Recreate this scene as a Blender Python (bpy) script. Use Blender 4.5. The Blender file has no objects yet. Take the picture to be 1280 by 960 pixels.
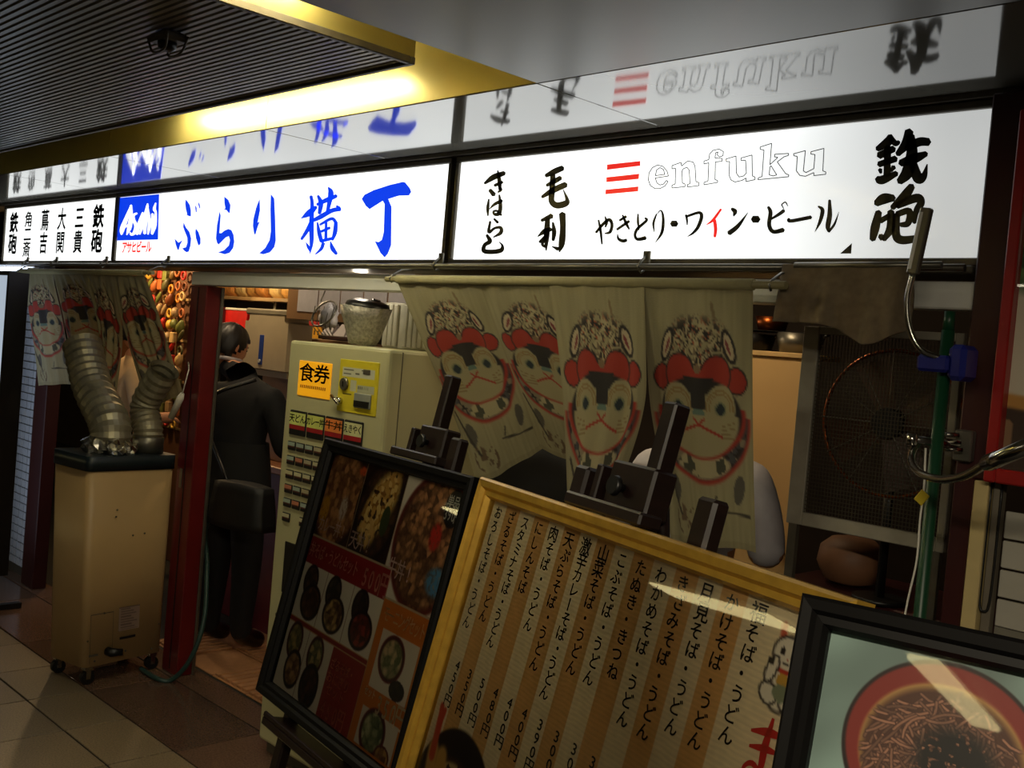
import bpy, bmesh, math, random
import numpy as np
from mathutils import Vector, Matrix
from mathutils.geometry import tessellate_polygon
random.seed(7)
PI = math.pi
S = bpy.context.scene
COL = S.collection
# ------------------------------------------------------------------ camera
# image frame 1280x960, focal length in pixels F, camera 1.62 m above the floor
F = 1312.17
RW = np.array([[0.69672884, 0.08254309, -0.71256969],
               [0.71206533, 0.04059787, 0.70093849],
               [0.08678644, -0.99576024, -0.03049036]])   # world = RW @ (right, down, forward)
CAM = np.array([0.0, 0.0, 1.62])
cd = bpy.data.cameras.new('camera'); cam = bpy.data.objects.new('camera', cd); COL.objects.link(cam)
cd.sensor_width = 36; cd.lens = F / 1280 * 36; cd.clip_start = 0.02; cd.clip_end = 60
cam.matrix_world = Matrix(((RW[0][0], -RW[0][1], -RW[0][2], CAM[0]), (RW[1][0], -RW[1][1], -RW[1][2], CAM[1]),
                           (RW[2][0], -RW[2][1], -RW[2][2], CAM[2]), (0, 0, 0, 1)))
S.camera = cam
# ------------------------------------------------------------------ world, light, exposure
w = bpy.data.worlds.new('world'); S.world = w; w.use_nodes = True
w.node_tree.nodes['Background'].inputs[0].default_value = (0.9, 0.8, 0.62, 1)
w.node_tree.nodes['Background'].inputs[1].default_value = 0.02
S.view_settings.view_transform = 'Standard'; S.view_settings.look = 'None'
S.view_settings.gamma = 1; S.view_settings.exposure = 0.0; S.view_settings.use_curve_mapping = False
S.cycles.max_bounces = 7; S.cycles.transparent_max_bounces = 12
S.cycles.sample_clamp_indirect = 4.0
SIGN_E = 1.45          # luminance of the backlit sign faces
TUBE_E = 70.0          # luminance of the fluorescent tubes in the ceiling slot

def area_light(name, loc, size, power, color, rot=(0, 0, 0), sy=None):
    l = bpy.data.lights.new(name, 'AREA'); l.energy = power; l.color = color; l.size = size
    if sy: l.shape = 'RECTANGLE'; l.size_y = sy
    o = bpy.data.objects.new(name, l); COL.objects.link(o); o.location = loc; o.rotation_euler = rot
    return o
def point_light(name, loc, power, color, r=0.05):
    l = bpy.data.lights.new(name, 'POINT'); l.energy = power; l.color = color; l.shadow_soft_size = r
    o = bpy.data.objects.new(name, l); COL.objects.link(o); o.location = loc
    return o
# corridor ceiling lamps beyond the frame, and warm lamps inside the shop, two of them added as fill
area_light('corridor_lamp', (0.30, -0.30, 2.27), 1.2, 62, (1.0, 0.87, 0.64), sy=0.14)
area_light('corridor_lamp', (-2.6, -1.9, 2.27), 1.2, 9, (1.0, 0.87, 0.64), sy=0.14)
point_light('shop_and_fill_lamp', (-6.9, 2.95, 2.12), 30, (1.0, 0.66, 0.30))
point_light('shop_and_fill_lamp', (-4.95, 2.72, 2.28), 15, (1.0, 0.76, 0.46))
point_light('shop_and_fill_lamp', (-6.2, 3.35, 2.25), 12, (1.0, 0.68, 0.34))
point_light('shop_and_fill_lamp', (-3.42, 2.47, 1.865), 1.1, (1.0, 0.90, 0.72), 0.03)  # added behind the header to brighten vent, basket and notice board
point_light('shop_and_fill_lamp', (-3.9, 2.62, 2.3), 4, (1.0, 0.85, 0.62))  # added fill light near the ticket machine
point_light('shop_and_fill_lamp', (-2.15, 2.75, 2.2), 9, (1.0, 0.76, 0.46))

# ------------------------------------------------------------------ pixel rays
def ray(px, py):
    v = RW @ np.array([px - 640.0, py - 480.0, F]); return v / np.linalg.norm(v)
def _on(px, py, ax, val):
    d = ray(px, py); return Vector(CAM + (val - CAM[ax]) / d[ax] * d)
def PX(px, py, X): return _on(px, py, 0, X)
def PY(px, py, Y): return _on(px, py, 1, Y)
def PZ(px, py, Z): return _on(px, py, 2, Z)

# ------------------------------------------------------------------ materials
MATS = {}
def lin(c):
    c = np.asarray(c, float); c = np.where(c > 1.001, c / 255.0, c) if np.max(c) > 1.001 else c
    return np.where(c <= 0.04045, c / 12.92, ((c + 0.055) / 1.055) ** 2.4)
def mat(name, rgb, rough=0.5, metal=0.0, var=0.12, scale=18.0, emit=0.0, bump=0.0, coat=0.0, spec=0.5, trans=0.0, ior=1.5, stretch=None):
    if name in MATS: return MATS[name]
    m = bpy.data.materials.new(name); m.use_nodes = True; nt = m.node_tree; b = nt.nodes['Principled BSDF']
    c = tuple(lin(rgb)) + (1,)
    tc = nt.nodes.new('ShaderNodeTexCoord'); no = nt.nodes.new('ShaderNodeTexNoise')
    no.inputs['Scale'].default_value = scale; no.inputs['Detail'].default_value = 5
    src = tc.outputs['Object']
    if stretch:
        mp = nt.nodes.new('ShaderNodeMapping'); mp.inputs['Scale'].default_value = stretch
        nt.links.new(src, mp.inputs['Vector']); src = mp.outputs['Vector']
    nt.links.new(src, no.inputs['Vector'])
    rp = nt.nodes.new('ShaderNodeValToRGB')
    rp.color_ramp.elements[0].position = 0.3; rp.color_ramp.elements[1].position = 0.7
    rp.color_ramp.elements[0].color = tuple(x * (1 - var) for x in c[:3]) + (1,)
    rp.color_ramp.elements[1].color = tuple(min(1, x * (1 + var)) for x in c[:3]) + (1,)
    nt.links.new(no.outputs['Fac'], rp.inputs['Fac']); nt.links.new(rp.outputs['Color'], b.inputs['Base Color'])
    b.inputs['Roughness'].default_value = rough; b.inputs['Metallic'].default_value = metal
    b.inputs['Specular IOR Level'].default_value = spec; b.inputs['IOR'].default_value = ior
    b.inputs['Coat Weight'].default_value = coat; b.inputs['Coat Roughness'].default_value = 0.05
    b.inputs['Transmission Weight'].default_value = trans
    if emit:
        b.inputs['Emission Color'].default_value = c; b.inputs['Emission Strength'].default_value = emit
    if bump:
        bp = nt.nodes.new('ShaderNodeBump'); bp.inputs['Strength'].default_value = bump; bp.inputs['Distance'].default_value = 0.004
        nt.links.new(no.outputs['Fac'], bp.inputs['Height']); nt.links.new(bp.outputs['Normal'], b.inputs['Normal'])
    MATS[name] = m
    return m
def mat_print(name, rough=0.6, weave=0.0, trans=0.0):
    """printed surface: colours come from the mesh's colour attribute"""
    m = bpy.data.materials.new(name); m.use_nodes = True; nt = m.node_tree; b = nt.nodes['Principled BSDF']
    a = nt.nodes.new('ShaderNodeVertexColor'); a.layer_name = 'print'
    nt.links.new(a.outputs['Color'], b.inputs['Base Color']); b.inputs['Roughness'].default_value = rough
    if weave:
        tc = nt.nodes.new('ShaderNodeTexCoord'); no = nt.nodes.new('ShaderNodeTexNoise'); no.inputs['Scale'].default_value = 260
        nt.links.new(tc.outputs['Object'], no.inputs['Vector'])
        bp = nt.nodes.new('ShaderNodeBump'); bp.inputs['Strength'].default_value = weave; bp.inputs['Distance'].default_value = 0.002
        nt.links.new(no.outputs['Fac'], bp.inputs['Height']); nt.links.new(bp.outputs['Normal'], b.inputs['Normal'])
    if trans:
        tr = nt.nodes.new('ShaderNodeBsdfTranslucent'); nt.links.new(a.outputs['Color'], tr.inputs['Color'])
        mx = nt.nodes.new('ShaderNodeMixShader'); mx.inputs[0].default_value = trans
        out = nt.nodes['Material Output']
        nt.links.new(b.outputs[0], mx.inputs[1]); nt.links.new(tr.outputs[0], mx.inputs[2]); nt.links.new(mx.outputs[0], out.inputs['Surface'])
    return m
def mat_glass(name, tint=(1, 1, 1), rough=0.02, boost=1.0):
    m = bpy.data.materials.new(name); m.use_nodes = True; nt = m.node_tree; nt.nodes.clear()
    out = nt.nodes.new('ShaderNodeOutputMaterial'); mx = nt.nodes.new('ShaderNodeMixShader')
    tr = nt.nodes.new('ShaderNodeBsdfTransparent'); tr.inputs[0].default_value = tuple(tint) + (1,)
    gl = nt.nodes.new('ShaderNodeBsdfGlossy'); gl.inputs['Roughness'].default_value = rough
    fr = nt.nodes.new('ShaderNodeFresnel'); fr.inputs['IOR'].default_value = 1.5 * boost
    nt.links.new(fr.outputs[0], mx.inputs[0]); nt.links.new(tr.outputs[0], mx.inputs[1]); nt.links.new(gl.outputs[0], mx.inputs[2])
    nt.links.new(mx.outputs[0], out.inputs[0])
    return m

# ------------------------------------------------------------------ mesh builder
WM = {}
class MB:
    def __init__(s): s.bm = bmesh.new(); s.mi = 0; s.sm = False
    def face(s, vs):
        try:
            f = s.bm.faces.new(vs); f.material_index = s.mi; f.smooth = s.sm; return f
        except ValueError: return None
    def box(s, lo, hi, bev=0.0, M=None, seg=1):
        b = bmesh.new(); bmesh.ops.create_cube(b, size=1)
        c = [(lo[i] + hi[i]) / 2 for i in range(3)]; d = [abs(hi[i] - lo[i]) for i in range(3)]
        for v in b.verts: v.co = Vector((c[0] + v.co.x * d[0], c[1] + v.co.y * d[1], c[2] + v.co.z * d[2]))
        if bev: bmesh.ops.bevel(b, geom=b.edges[:], offset=min(bev, min(d) * 0.45), segments=seg, affect='EDGES', profile=0.5)
        return s.merge(b, M)
    def merge(s, b, M=None):
        mp = {}
        for v in b.verts: mp[v] = s.bm.verts.new(M @ v.co if M else v.co)
        for f in b.faces: s.face([mp[v] for v in f.verts])
        b.free(); return s
    def poly(s, pts): s.face([s.bm.verts.new(p) for p in pts]); return s
    def npoly(s, pts):
        vs = [s.bm.verts.new(p) for p in pts]
        for t in tessellate_polygon([[Vector(p) for p in pts]]): s.face([vs[i] for i in t])
        return s
    def tube(s, pts, r, seg=10, cap=True, closed=False):
        pts = [Vector(p) for p in pts]; n = len(pts); rs = r if hasattr(r, '__len__') else [r] * n
        rings = []; prev = None
        for i, p in enumerate(pts):
            if closed: t = pts[(i + 1) % n] - pts[i - 1]
            else: t = pts[min(i + 1, n - 1)] - pts[max(i - 1, 0)]
            t.normalize()
            if prev is None:
                a = Vector((0, 0, 1)) if abs(t.z) < 0.9 else Vector((1, 0, 0)); u = t.cross(a).normalized()
            else:
                u = (prev - t * prev.dot(t)).normalized()
            prev = u; v = t.cross(u)
            rings.append([s.bm.verts.new(p + (u * math.cos(k * 2 * PI / seg) + v * math.sin(k * 2 * PI / seg)) * rs[i]) for k in range(seg)])
        sm = s.sm; s.sm = seg > 5
        for i in range(n if closed else n - 1):
            a, b = rings[i], rings[(i + 1) % n]
            for k in range(seg): s.face([a[k], a[(k + 1) % seg], b[(k + 1) % seg], b[k]])
        s.sm = sm
        if cap and not closed: s.face(rings[0][::-1]); s.face(rings[-1])
        return s
    def lathe(s, prof, M=None, seg=24, cap=True):
        rings = []
        for (r, z) in prof:
            ring = []
            for k in range(seg):
                p = Vector((r * math.cos(k * 2 * PI / seg), r * math.sin(k * 2 * PI / seg), z))
                ring.append(s.bm.verts.new(M @ p if M else p))
            rings.append(ring)
        sm = s.sm; s.sm = True
        for a, b in zip(rings[:-1], rings[1:]):
            for k in range(seg): s.face([a[k], a[(k + 1) % seg], b[(k + 1) % seg], b[k]])
        s.sm = sm
        if cap: s.face(rings[0][::-1]); s.face(rings[-1])
        return s
    def ball(s, c, r, M=None, u=14, v=9, jitter=0):
        b = bmesh.new(); bmesh.ops.create_uvsphere(b, u_segments=u, v_segments=v, radius=1)
        r = r if hasattr(r, '__len__') else (r, r, r)
        for q in b.verts:
            j = 1 + random.uniform(-jitter, jitter); q.co = Vector((c[0] + q.co.x * r[0] * j, c[1] + q.co.y * r[1] * j, c[2] + q.co.z * r[2] * j))
        sm = s.sm; s.sm = True; s.merge(b, M); s.sm = sm
        return s
    def build(s, name, m, parent=None, world=True, front=None):
        bmesh.ops.recalc_face_normals(s.bm, faces=s.bm.faces[:])
        if front is not None:
            s.bm.normal_update()
            for f in s.bm.faces:
                if f.normal.dot(Vector(front)) < 0: f.normal_flip()
        me = bpy.data.meshes.new(name); s.bm.to_mesh(me); s.bm.free()
        return link(name, me, m, parent, world)
def link(name, me, m, parent=None, world=True):
    for x in (m if isinstance(m, (list, tuple)) else [m]): me.materials.append(x)
    o = bpy.data.objects.new(name, me); COL.objects.link(o)
    if parent is not None:
        o.parent = parent; M = WM.get(parent, Matrix.Identity(4))
        WM[o] = M
        if world and M != Matrix.Identity(4): me.transform(M.inverted())
    return o
def tag(o, label, cat, group=None):
    o['label'] = label; o['category'] = cat
    if group: o['group'] = group
    return o
def thing(name, label, cat, loc=(0, 0, 0), M=None, group=None):
    o = bpy.data.objects.new(name, None); COL.objects.link(o); o.empty_display_size = 0.05
    if M is None: M = Matrix.Translation(Vector(loc))
    o.matrix_world = M; WM[o] = M.copy()
    return tag(o, label, cat, group)
def struct(o): o['kind'] = 'structure'; return o
def rebase(o):
    """put the origin of a one-mesh thing at the base of its geometry"""
    me = o.data; cs = [v.co for v in me.vertices]
    c = Vector(((min(v.x for v in cs) + max(v.x for v in cs)) / 2, (min(v.y for v in cs) + max(v.y for v in cs)) / 2, min(v.z for v in cs)))
    me.transform(Matrix.Translation(-c)); o.location = c
    return o
def one(name, mb, m, label, cat, group=None):
    return tag(rebase(mb.build(name, m)), label, cat, group)
def grid_print(name, fn, nx, ny, pos, m, parent, world=True, smooth=True):
    """printed sheet: pos(u,v)->xyz arrays, fn(u,v)->rgb (sRGB 0..1); v runs down"""
    u, v = np.meshgrid(np.linspace(0, 1, nx), np.linspace(0, 1, ny))
    P = np.stack(pos(u, v), -1).reshape(-1, 3); C = np.clip(fn(u, v), 0, 1).reshape(-1, 3)
    i = np.arange(nx * ny).reshape(ny, nx)
    q = np.stack([i[:-1, :-1], i[1:, :-1], i[1:, 1:], i[:-1, 1:]], -1).reshape(-1, 4)
    me = bpy.data.meshes.new(name); me.from_pydata(P.tolist(), [], q.tolist())
    ca = me.color_attributes.new('print', 'FLOAT_COLOR', 'POINT')
    ca.data.foreach_set('color', np.concatenate([lin(C), np.ones((len(C), 1))], 1).astype(np.float32).ravel())
    me.polygons.foreach_set('use_smooth', [smooth] * len(me.polygons)); me.update()
    return link(name, me, m, parent, world)

# ------------------------------------------------------------------ writing
GLY = {}
def glyphs(keys):
    fo = []
    for (ch, off) in keys:
        if (ch, off) in GLY or ch == ' ': continue
        c = bpy.data.curves.new('glyph', 'FONT'); c.body = ch; c.size = 1; c.offset = off; c.resolution_u = 3
        o = bpy.data.objects.new('glyph', c); COL.objects.link(o); fo.append(((ch, off), o, c))
    bpy.context.view_layer.update(); dg = bpy.context.evaluated_depsgraph_get()
    for k, o, c in fo:
        me = bpy.data.meshes.new_from_object(o.evaluated_get(dg))
        V = np.array([v.co[:2] for v in me.vertices]); Fc = [tuple(p.vertices) for p in me.polygons]
        bpy.data.objects.remove(o); bpy.data.curves.remove(c); bpy.data.meshes.remove(me)
        GLY[k] = (V, Fc)
def write(mb, chars, frame, off=0.0):
    """chars: (char, cx, cy, w, h, rot); frame(x, y) -> world. Full-width cells keep the glyph's own box."""
    glyphs([(c[0], 0) for c in chars])
    for (ch, cx, cy, cw, chh, rot) in chars:
        if ch == ' ': continue
        V, Fc = GLY[(ch, 0)]
        if not len(V): continue
        wide = ord(ch) > 255
        if wide: x = V[:, 0] - 0.5; y = V[:, 1] - 0.36
        else: x = V[:, 0] - (V[:, 0].max() + V[:, 0].min()) / 2; y = V[:, 1] - 0.36
        if rot: x, y = -y, -x
        st = [(0, 0)] + ([(off * math.cos(q), off * math.sin(q)) for q in np.linspace(0, 2 * PI, 7)[:-1]] if off > 0.004 else [])
        for dx, dy in st:
            vs = [mb.bm.verts.new(frame(cx + (a + dx) * cw, cy + (b + dy) * chh)) for a, b in zip(x, y)]
            for f in Fc: mb.face([vs[i] for i in f])
    return mb
def column(txt, cx, top, step, w, h):
    out = []; y = top
    for ch in txt: out.append((ch, cx, y, w, h, 1 if ch in 'ー' else 0)); y -= step
    return out
def row(txt, x, cy, step, w, h): return [(ch, x + i * step, cy, w, h, 0) for i, ch in enumerate(txt)]
def smooth_line(pts, n=6):
    pts = [np.array(p, float) for p in pts]
    if len(pts) < 3: return pts
    ex = [2 * pts[0] - pts[1]] + pts + [2 * pts[-1] - pts[-2]]; out = []
    for i in range(1, len(ex) - 2):
        p0, p1, p2, p3 = ex[i - 1:i + 3]
        for k in range(n):
            t = k / n
            out.append(0.5 * ((2 * p1) + (-p0 + p2) * t + (2 * p0 - 5 * p1 + 4 * p2 - p3) * t * t + (-p0 + 3 * p1 - 3 * p2 + p3) * t ** 3))
    out.append(pts[-1]); return out
def brush(mb, stroke, fr, gain=1.0):
    pts = smooth_line(stroke); L = []; Rr = []
    for i, p in enumerate(pts):
        t = pts[min(i + 1, len(pts) - 1)][:2] - pts[max(i - 1, 0)][:2]; t = t / (np.linalg.norm(t) + 1e-9)
        nrm = np.array([-t[1], t[0]]) * max(p[2], 2) / 2 * gain
        L.append(p[:2] + nrm); Rr.append(p[:2] - nrm)
    vl = [mb.bm.verts.new(fr(*p)) for p in L]; vr = [mb.bm.verts.new(fr(*p)) for p in Rr]
    for i in range(len(vl) - 1): mb.face([vl[i], vl[i + 1], vr[i + 1], vr[i]])
    # rounded ends
    for c, a, b, d in ((pts[0], vl[0], vr[0], pts[0][:2] - pts[1][:2]), (pts[-1], vl[-1], vr[-1], pts[-1][:2] - pts[-2][:2])):
        d = d / (np.linalg.norm(d) + 1e-9) * max(c[2], 2) * 0.3 * gain
        mb.face([a, b, mb.bm.verts.new(fr(*(c[:2] + d)))])

# ------------------------------------------------------------------ palette
M_soffit = mat('soffit_enamel', (120, 118, 110), 0.075, 0, 0.03, 3, spec=0.9, ior=2.0)
M_soffit_b = mat('soffit_core', (30, 28, 24), 0.8)
M_brass = mat('brass_panel', (176, 162, 96), 0.34, 0.45, 0.06, 4)
M_slat = mat('slat_metal', (138, 132, 118), 0.33, 0.6, 0.05, 8)
M_black = mat('black_plastic', (14, 14, 14), 0.4, 0, 0.1)
M_bronze = mat('bronze_frame', (92, 86, 74), 0.45, 0.3, 0.15, 30)
M_chrome = mat('chrome', (190, 188, 180), 0.18, 1.0, 0.05)
M_steel = mat('dull_steel', (125, 122, 112), 0.38, 0.85, 0.1)
M_foil = mat('crumpled_foil', (200, 198, 190), 0.22, 1.0, 0.08, 40, bump=0.5)
M_red = mat('red_post', (94, 14, 16), 0.38, 0, 0.12, 12)
M_redbrown = mat('red_brown_post', (52, 14, 14), 0.42, 0, 0.12, 10)
M_cream = mat('cream_metal', (186, 182, 140), 0.42, 0, 0.04, 5)
M_cool = mat('cooler_shell', (176, 148, 104), 0.42, 0, 0.04, 5)
M_cooltop = mat('cooler_lid', (22, 34, 40), 0.4, 0, 0.08)
M_white = mat('white_paint', (222, 222, 216), 0.4, 0, 0.05, 8)
M_wood = mat('dark_easel_wood', (26, 13, 10), 0.38, 0, 0.3, 9, stretch=(6, 6, 0.6))
M_blackframe = mat('black_frame', (8, 7, 7), 0.5, 0, 0.15, 12, spec=0.18)
M_gold = mat('gilt_frame', (196, 154, 60), 0.28, 0.55, 0.15, 30)
M_ink = mat('black_ink', (12, 10, 10), 0.5, 0, 0.02)
M_inkbrown = mat('brown_black_ink', (26, 18, 12), 0.6, 0, 0.02)
M_redink = mat('red_ink', (190, 24, 20), 0.6, 0, 0.03)
M_whiteink = mat('white_ink', (225, 222, 210), 0.6, 0, 0.03)
M_suit = mat('black_suit_cloth', (12, 12, 15), 0.85, 0, 0.1, 60)
M_skin = mat('skin', (196, 140, 106), 0.5, 0, 0.05, 20)
M_hair = mat('black_hair', (14, 11, 10), 0.45, 0, 0.3, 80, stretch=(3, 3, 0.5))
M_tshirt = mat('white_cotton', (206, 202, 208), 0.8, 0, 0.05, 30)
M_floorbase = mat('floor_joint', (26, 22, 18), 0.8, 0, 0.2)
M_tile = [mat('stone_tile_%d' % i, c, 0.42, 0, 0.34, 150, bump=0.03) for i, c in enumerate([(128, 112, 90), (118, 104, 84), (136, 119, 96), (110, 97, 78)])]
M_granite = [mat('dark_granite_%d' % i, c, 0.16, 0, 0.3, 120) for i, c in enumerate([(96, 74, 60), (88, 69, 58), (104, 80, 66)])]
M_groove = mat('grooved_tile', (178, 128, 88), 0.5, 0, 0.1, 30)
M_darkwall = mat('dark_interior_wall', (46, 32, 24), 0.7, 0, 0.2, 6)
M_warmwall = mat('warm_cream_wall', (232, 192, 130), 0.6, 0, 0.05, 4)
M_counter = mat('red_counter_front', (104, 14, 14), 0.45, 0, 0.15, 8)
M_countertop = mat('wooden_counter_top', (150, 96, 60), 0.4, 0, 0.2, 8, stretch=(1, 8, 8))
M_glass = mat_glass('frame_glass')
M_clear = mat_glass('clear_glass', (0.95, 0.97, 0.96), 0.03)
M_cloth_print = mat_print('printed_cotton', 0.9, 0.35, 0.12)
M_poster = mat_print('printed_paper', 0.55)
M_grey_cloth = mat('dark_olive_cloth', (116, 102, 80), 0.92, 0, 0.15, 50, bump=0.2)
M_green = mat('green_pole', (14, 62, 38), 0.4, 0, 0.1)
M_blue = mat('blue_clamp_plastic', (24, 32, 120), 0.4, 0, 0.1)
M_mesh = mat('galvanised_wire', (84, 78, 66), 0.45, 0.7, 0.1)
M_copper = mat('copper', (140, 74, 36), 0.33, 1.0, 0.15)
M_yellowtag = mat('yellow_tag', (205, 180, 40), 0.5)

# ================================================================== STRUCTURE
D = 2.366      # facade plane of the signs
ZS = 2.285     # underside of the soffit
# floor: base with its tiles as parts
fl = struct(MB().box((-18, -6.1, -0.12), (3, 5.4, -0.006)).build('floor', M_floorbase))
tm = {}
def tile(x0, y0, x1, y1, m, name='tile', groove=False, g=0.008, h=0.006):
    k = (round(x1 - x0, 3), round(y1 - y0, 3), m.name, groove)
    if k not in tm:
        b = MB(); dx, dy = x1 - x0 - g, y1 - y0 - g
        b.box((-dx / 2, -dy / 2, -h), (dx / 2, dy / 2, 0), 0.0015)
        if groove:
            n = 6
            for i in range(n):
                x = -dx / 2 + dx * (i + 0.5) / n; b.box((x - dx / n * 0.36, -dy / 2 + 0.01, 0), (x + dx / n * 0.36, dy / 2 - 0.01, 0.012), 0.002)
        me = bpy.data.meshes.new(name); b.bm.to_mesh(me); b.bm.free(); me.materials.append(m); tm[k] = me
    o = bpy.data.objects.new(name, tm[k]); COL.objects.link(o); o.parent = fl; o.location = ((x0 + x1) / 2, (y0 + y1) / 2, random.uniform(-0.0006, 0.0004))
rows = [(1.68, 1.937), (1.285, 1.68), (0.89, 1.285), (0.495, 0.89), (0.1, 0.495)]
for ri, (y0, y1) in enumerate(rows):
    for i in range(14):
        x1 = -3.23 + 0.395 * 3 - 0.395 * i
        if ri > 2 and i < 3: continue
        tile(x1 - 0.395, y0, x1, y1, random.choice(M_tile), 'stone_tile')
for i in range(7):
    x0 = -3.61 + 0.8 * (i - 5); tile(x0, 1.937, x0 + 0.8, 2.315, M_granite[i % 3], 'granite_slab')
    tile(x0, 2.315, x0 + 0.8, 2.47, M_granite[(i + 1) % 3], 'granite_slab')
for i in range(5):
    for j in range(2): tile(-4.95 + i * 0.3, 2.485 + j * 0.3, -4.65 + i * 0.3, 2.785 + j * 0.3, M_groove, 'grooved_tile', (i + j) % 4 != 1)
# walls of the corridor and of the shop
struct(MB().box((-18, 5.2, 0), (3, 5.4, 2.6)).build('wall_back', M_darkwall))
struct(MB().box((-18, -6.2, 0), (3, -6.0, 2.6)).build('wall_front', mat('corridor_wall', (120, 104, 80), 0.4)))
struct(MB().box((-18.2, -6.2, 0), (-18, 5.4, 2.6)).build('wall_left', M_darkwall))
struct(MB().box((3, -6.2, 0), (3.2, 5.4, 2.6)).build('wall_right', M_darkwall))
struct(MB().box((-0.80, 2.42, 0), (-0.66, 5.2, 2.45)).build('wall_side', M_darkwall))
# ceiling: shop ceiling, soffit panels, slot lining and slatted centre panel
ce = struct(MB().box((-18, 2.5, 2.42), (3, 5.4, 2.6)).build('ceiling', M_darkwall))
SX = [-18.0, -8.06, -6.83, -5.60, -4.36, -3.13, -1.865, -0.63, 0.6, 1.83, 3.0]
M_soffit2 = mat('soffit_enamel_worn', (120, 118, 110), 0.34, 0, 0.05, 3, spec=0.6, ior=1.6)
def soffit_panel(x0, y0, x1, y1):
    MB().box((x0 + 0.002, y0 + 0.002, ZS), (x1 - 0.002, y1 - 0.002, ZS + 0.02), 0.0015).build('soffit_panel', M_soffit if y0 > 1.8 else M_soffit2, ce)
for a, b in zip(SX[:-1], SX[1:]): soffit_panel(a, 1.83, b, 2.40)
for a, b in zip(SX[:-1], SX[1:]):
    if a >= -1.87: soffit_panel(a, 0.6, b, 1.83); soffit_panel(a, -0.6, b, 0.6); soffit_panel(a, -6.0, b, -0.6)
for a, b in zip(SX[:-1], SX[1:]):
    if b <= -1.8: soffit_panel(a, -6.0, b, -0.7)
soffit_panel(-18, -0.7, -8.06, 1.83)
MB().box((-18, -6.0, ZS + 0.02), (-8.06, 2.42, ZS + 0.05)).box((-8.06, 1.832, ZS + 0.021), (3, 2.42, ZS + 0.05)).box((-1.863, -6.0, ZS + 0.021), (3, 1.83, ZS + 0.05)).box((-8.06, -6.0, ZS + 0.021), (-1.863, -0.705, ZS + 0.05)).build('soffit_core', M_soffit_b, ce)
for a, b in zip(SX[:-1], SX[1:]):
    if -8.07 < a and b < -1.8: MB().box((a + 0.0015, 1.83, ZS + 0.002), (b - 0.0015, 1.845, 2.62), 0.001).build('slot_lining', M_brass, ce)
for a, b in ((0.6, 1.83), (-0.7, 0.6)): MB().box((-1.865, a + 0.0015, ZS + 0.002), (-1.85, b - 0.0015, 2.62), 0.001).build('slot_lining', M_brass, ce)
MB().box((-8.06, -0.72, ZS), (-1.85, -0.70, 2.62)).build('slot_lining', M_brass, ce)
MB().box((-8.3, -0.9, 2.62), (-1.7, 2.0, 2.66)).build('slot_lid', M_brass, ce)
# centre panel: brass sides, ribbed underside
cp = MB()
cp.box((-7.9, -0.5, ZS + 0.004), (-1.997, 1.548, ZS + 0.16)); cp.build('centre_panel', M_brass, ce)
b = MB(); y = -0.47; zz = ZS + 0.002; pt = 0.0205
while y < 1.53:
    for y0, z0, y1, z1 in ((0, 0, 0.004, -0.0035), (0.004, -0.0035, 0.0145, -0.0035), (0.0145, -0.0035, 0.0185, 0), (0.0185, 0, pt, 0)):
        b.poly(((-7.88, y + y0, zz + z0), (-2.012, y + y0, zz + z0), (-2.012, y + y1, zz + z1), (-7.88, y + y1, zz + z1)))
    y += pt
o = b.build('ceiling_slats', M_slat, ce); o['kind'] = 'stuff'
b = MB(); b.box((-7.9, 1.536, ZS - 0.008), (-1.995, 1.550, ZS + 0.010), 0.002).box((-2.010, -0.5, ZS - 0.008), (-1.995, 1.536, ZS + 0.010), 0.002); b.build('panel_edge_trim', M_bronze, ce)
# fluorescent tubes lying in the slot
def tube_lamp(p0, p1, label):
    t = thing('fluorescent_tube', label, 'lamp', p0)
    MB().tube([p0, p1], 0.014, 10).build('glass_tube', mat('tube_glow', (255, 244, 205), 0.4, emit=TUBE_E), t)
    d = (Vector(p1) - Vector(p0)).normalized()
    for a in (Vector(p0), Vector(p1)):
        MB().tube([a - d * 0.03, a + d * 0.03], 0.017, 10).build('end_cap', M_white, t)
        MB().box(a + Vector((-0.012, -0.012, 0)), a + Vector((0.012, 0.012, 0.25))).build('lamp_holder', M_white, t)
lab = 'long fluorescent tube hidden above the edge of the slatted ceiling panel'
tube_lamp((-3.75, 1.72, 2.385), (-2.45, 1.72, 2.385), 'long fluorescent tube in the slot along the lit signs, above the slatted panel')
tube_lamp((-1.93, 0.10, 2.375), (-1.93, 1.28, 2.375), 'fluorescent tube in the slot at the right edge of the slatted panel')
def strip_light(p0, p1, wd, e, label):
    p0, p1 = Vector(p0), Vector(p1); c = (p0 + p1) / 2; d = p1 - p0; an = math.atan2(d.y, d.x); L = d.length
    t = thing('strip_light', label, 'lamp', M=Matrix.Translation(c) @ Matrix.Rotation(an, 4, 'Z'))
    MB().box((-L / 2 - .02, -wd / 2 - .02, 0), (L / 2 + .02, wd / 2 + .02, 0.014)).build('housing', M_white, t, world=False)
    MB().box((-L / 2, -wd / 2, -0.03), (L / 2, wd / 2, -0.0002), 0.004).build('diffuser', mat('strip_diffuser', (255, 236, 170), .4, emit=e), t, world=False)
strip_light((-14.5, -4.25, 2.27), (-10.3, -4.0, 2.27), 0.5, 9, 'long strip light on the corridor ceiling far behind the viewer, to the left')
strip_light((-0.80, -3.45, 2.27), (-0.48, -4.95, 2.27), 0.16, 9, 'strip light on the corridor ceiling straight behind the viewer')

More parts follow.
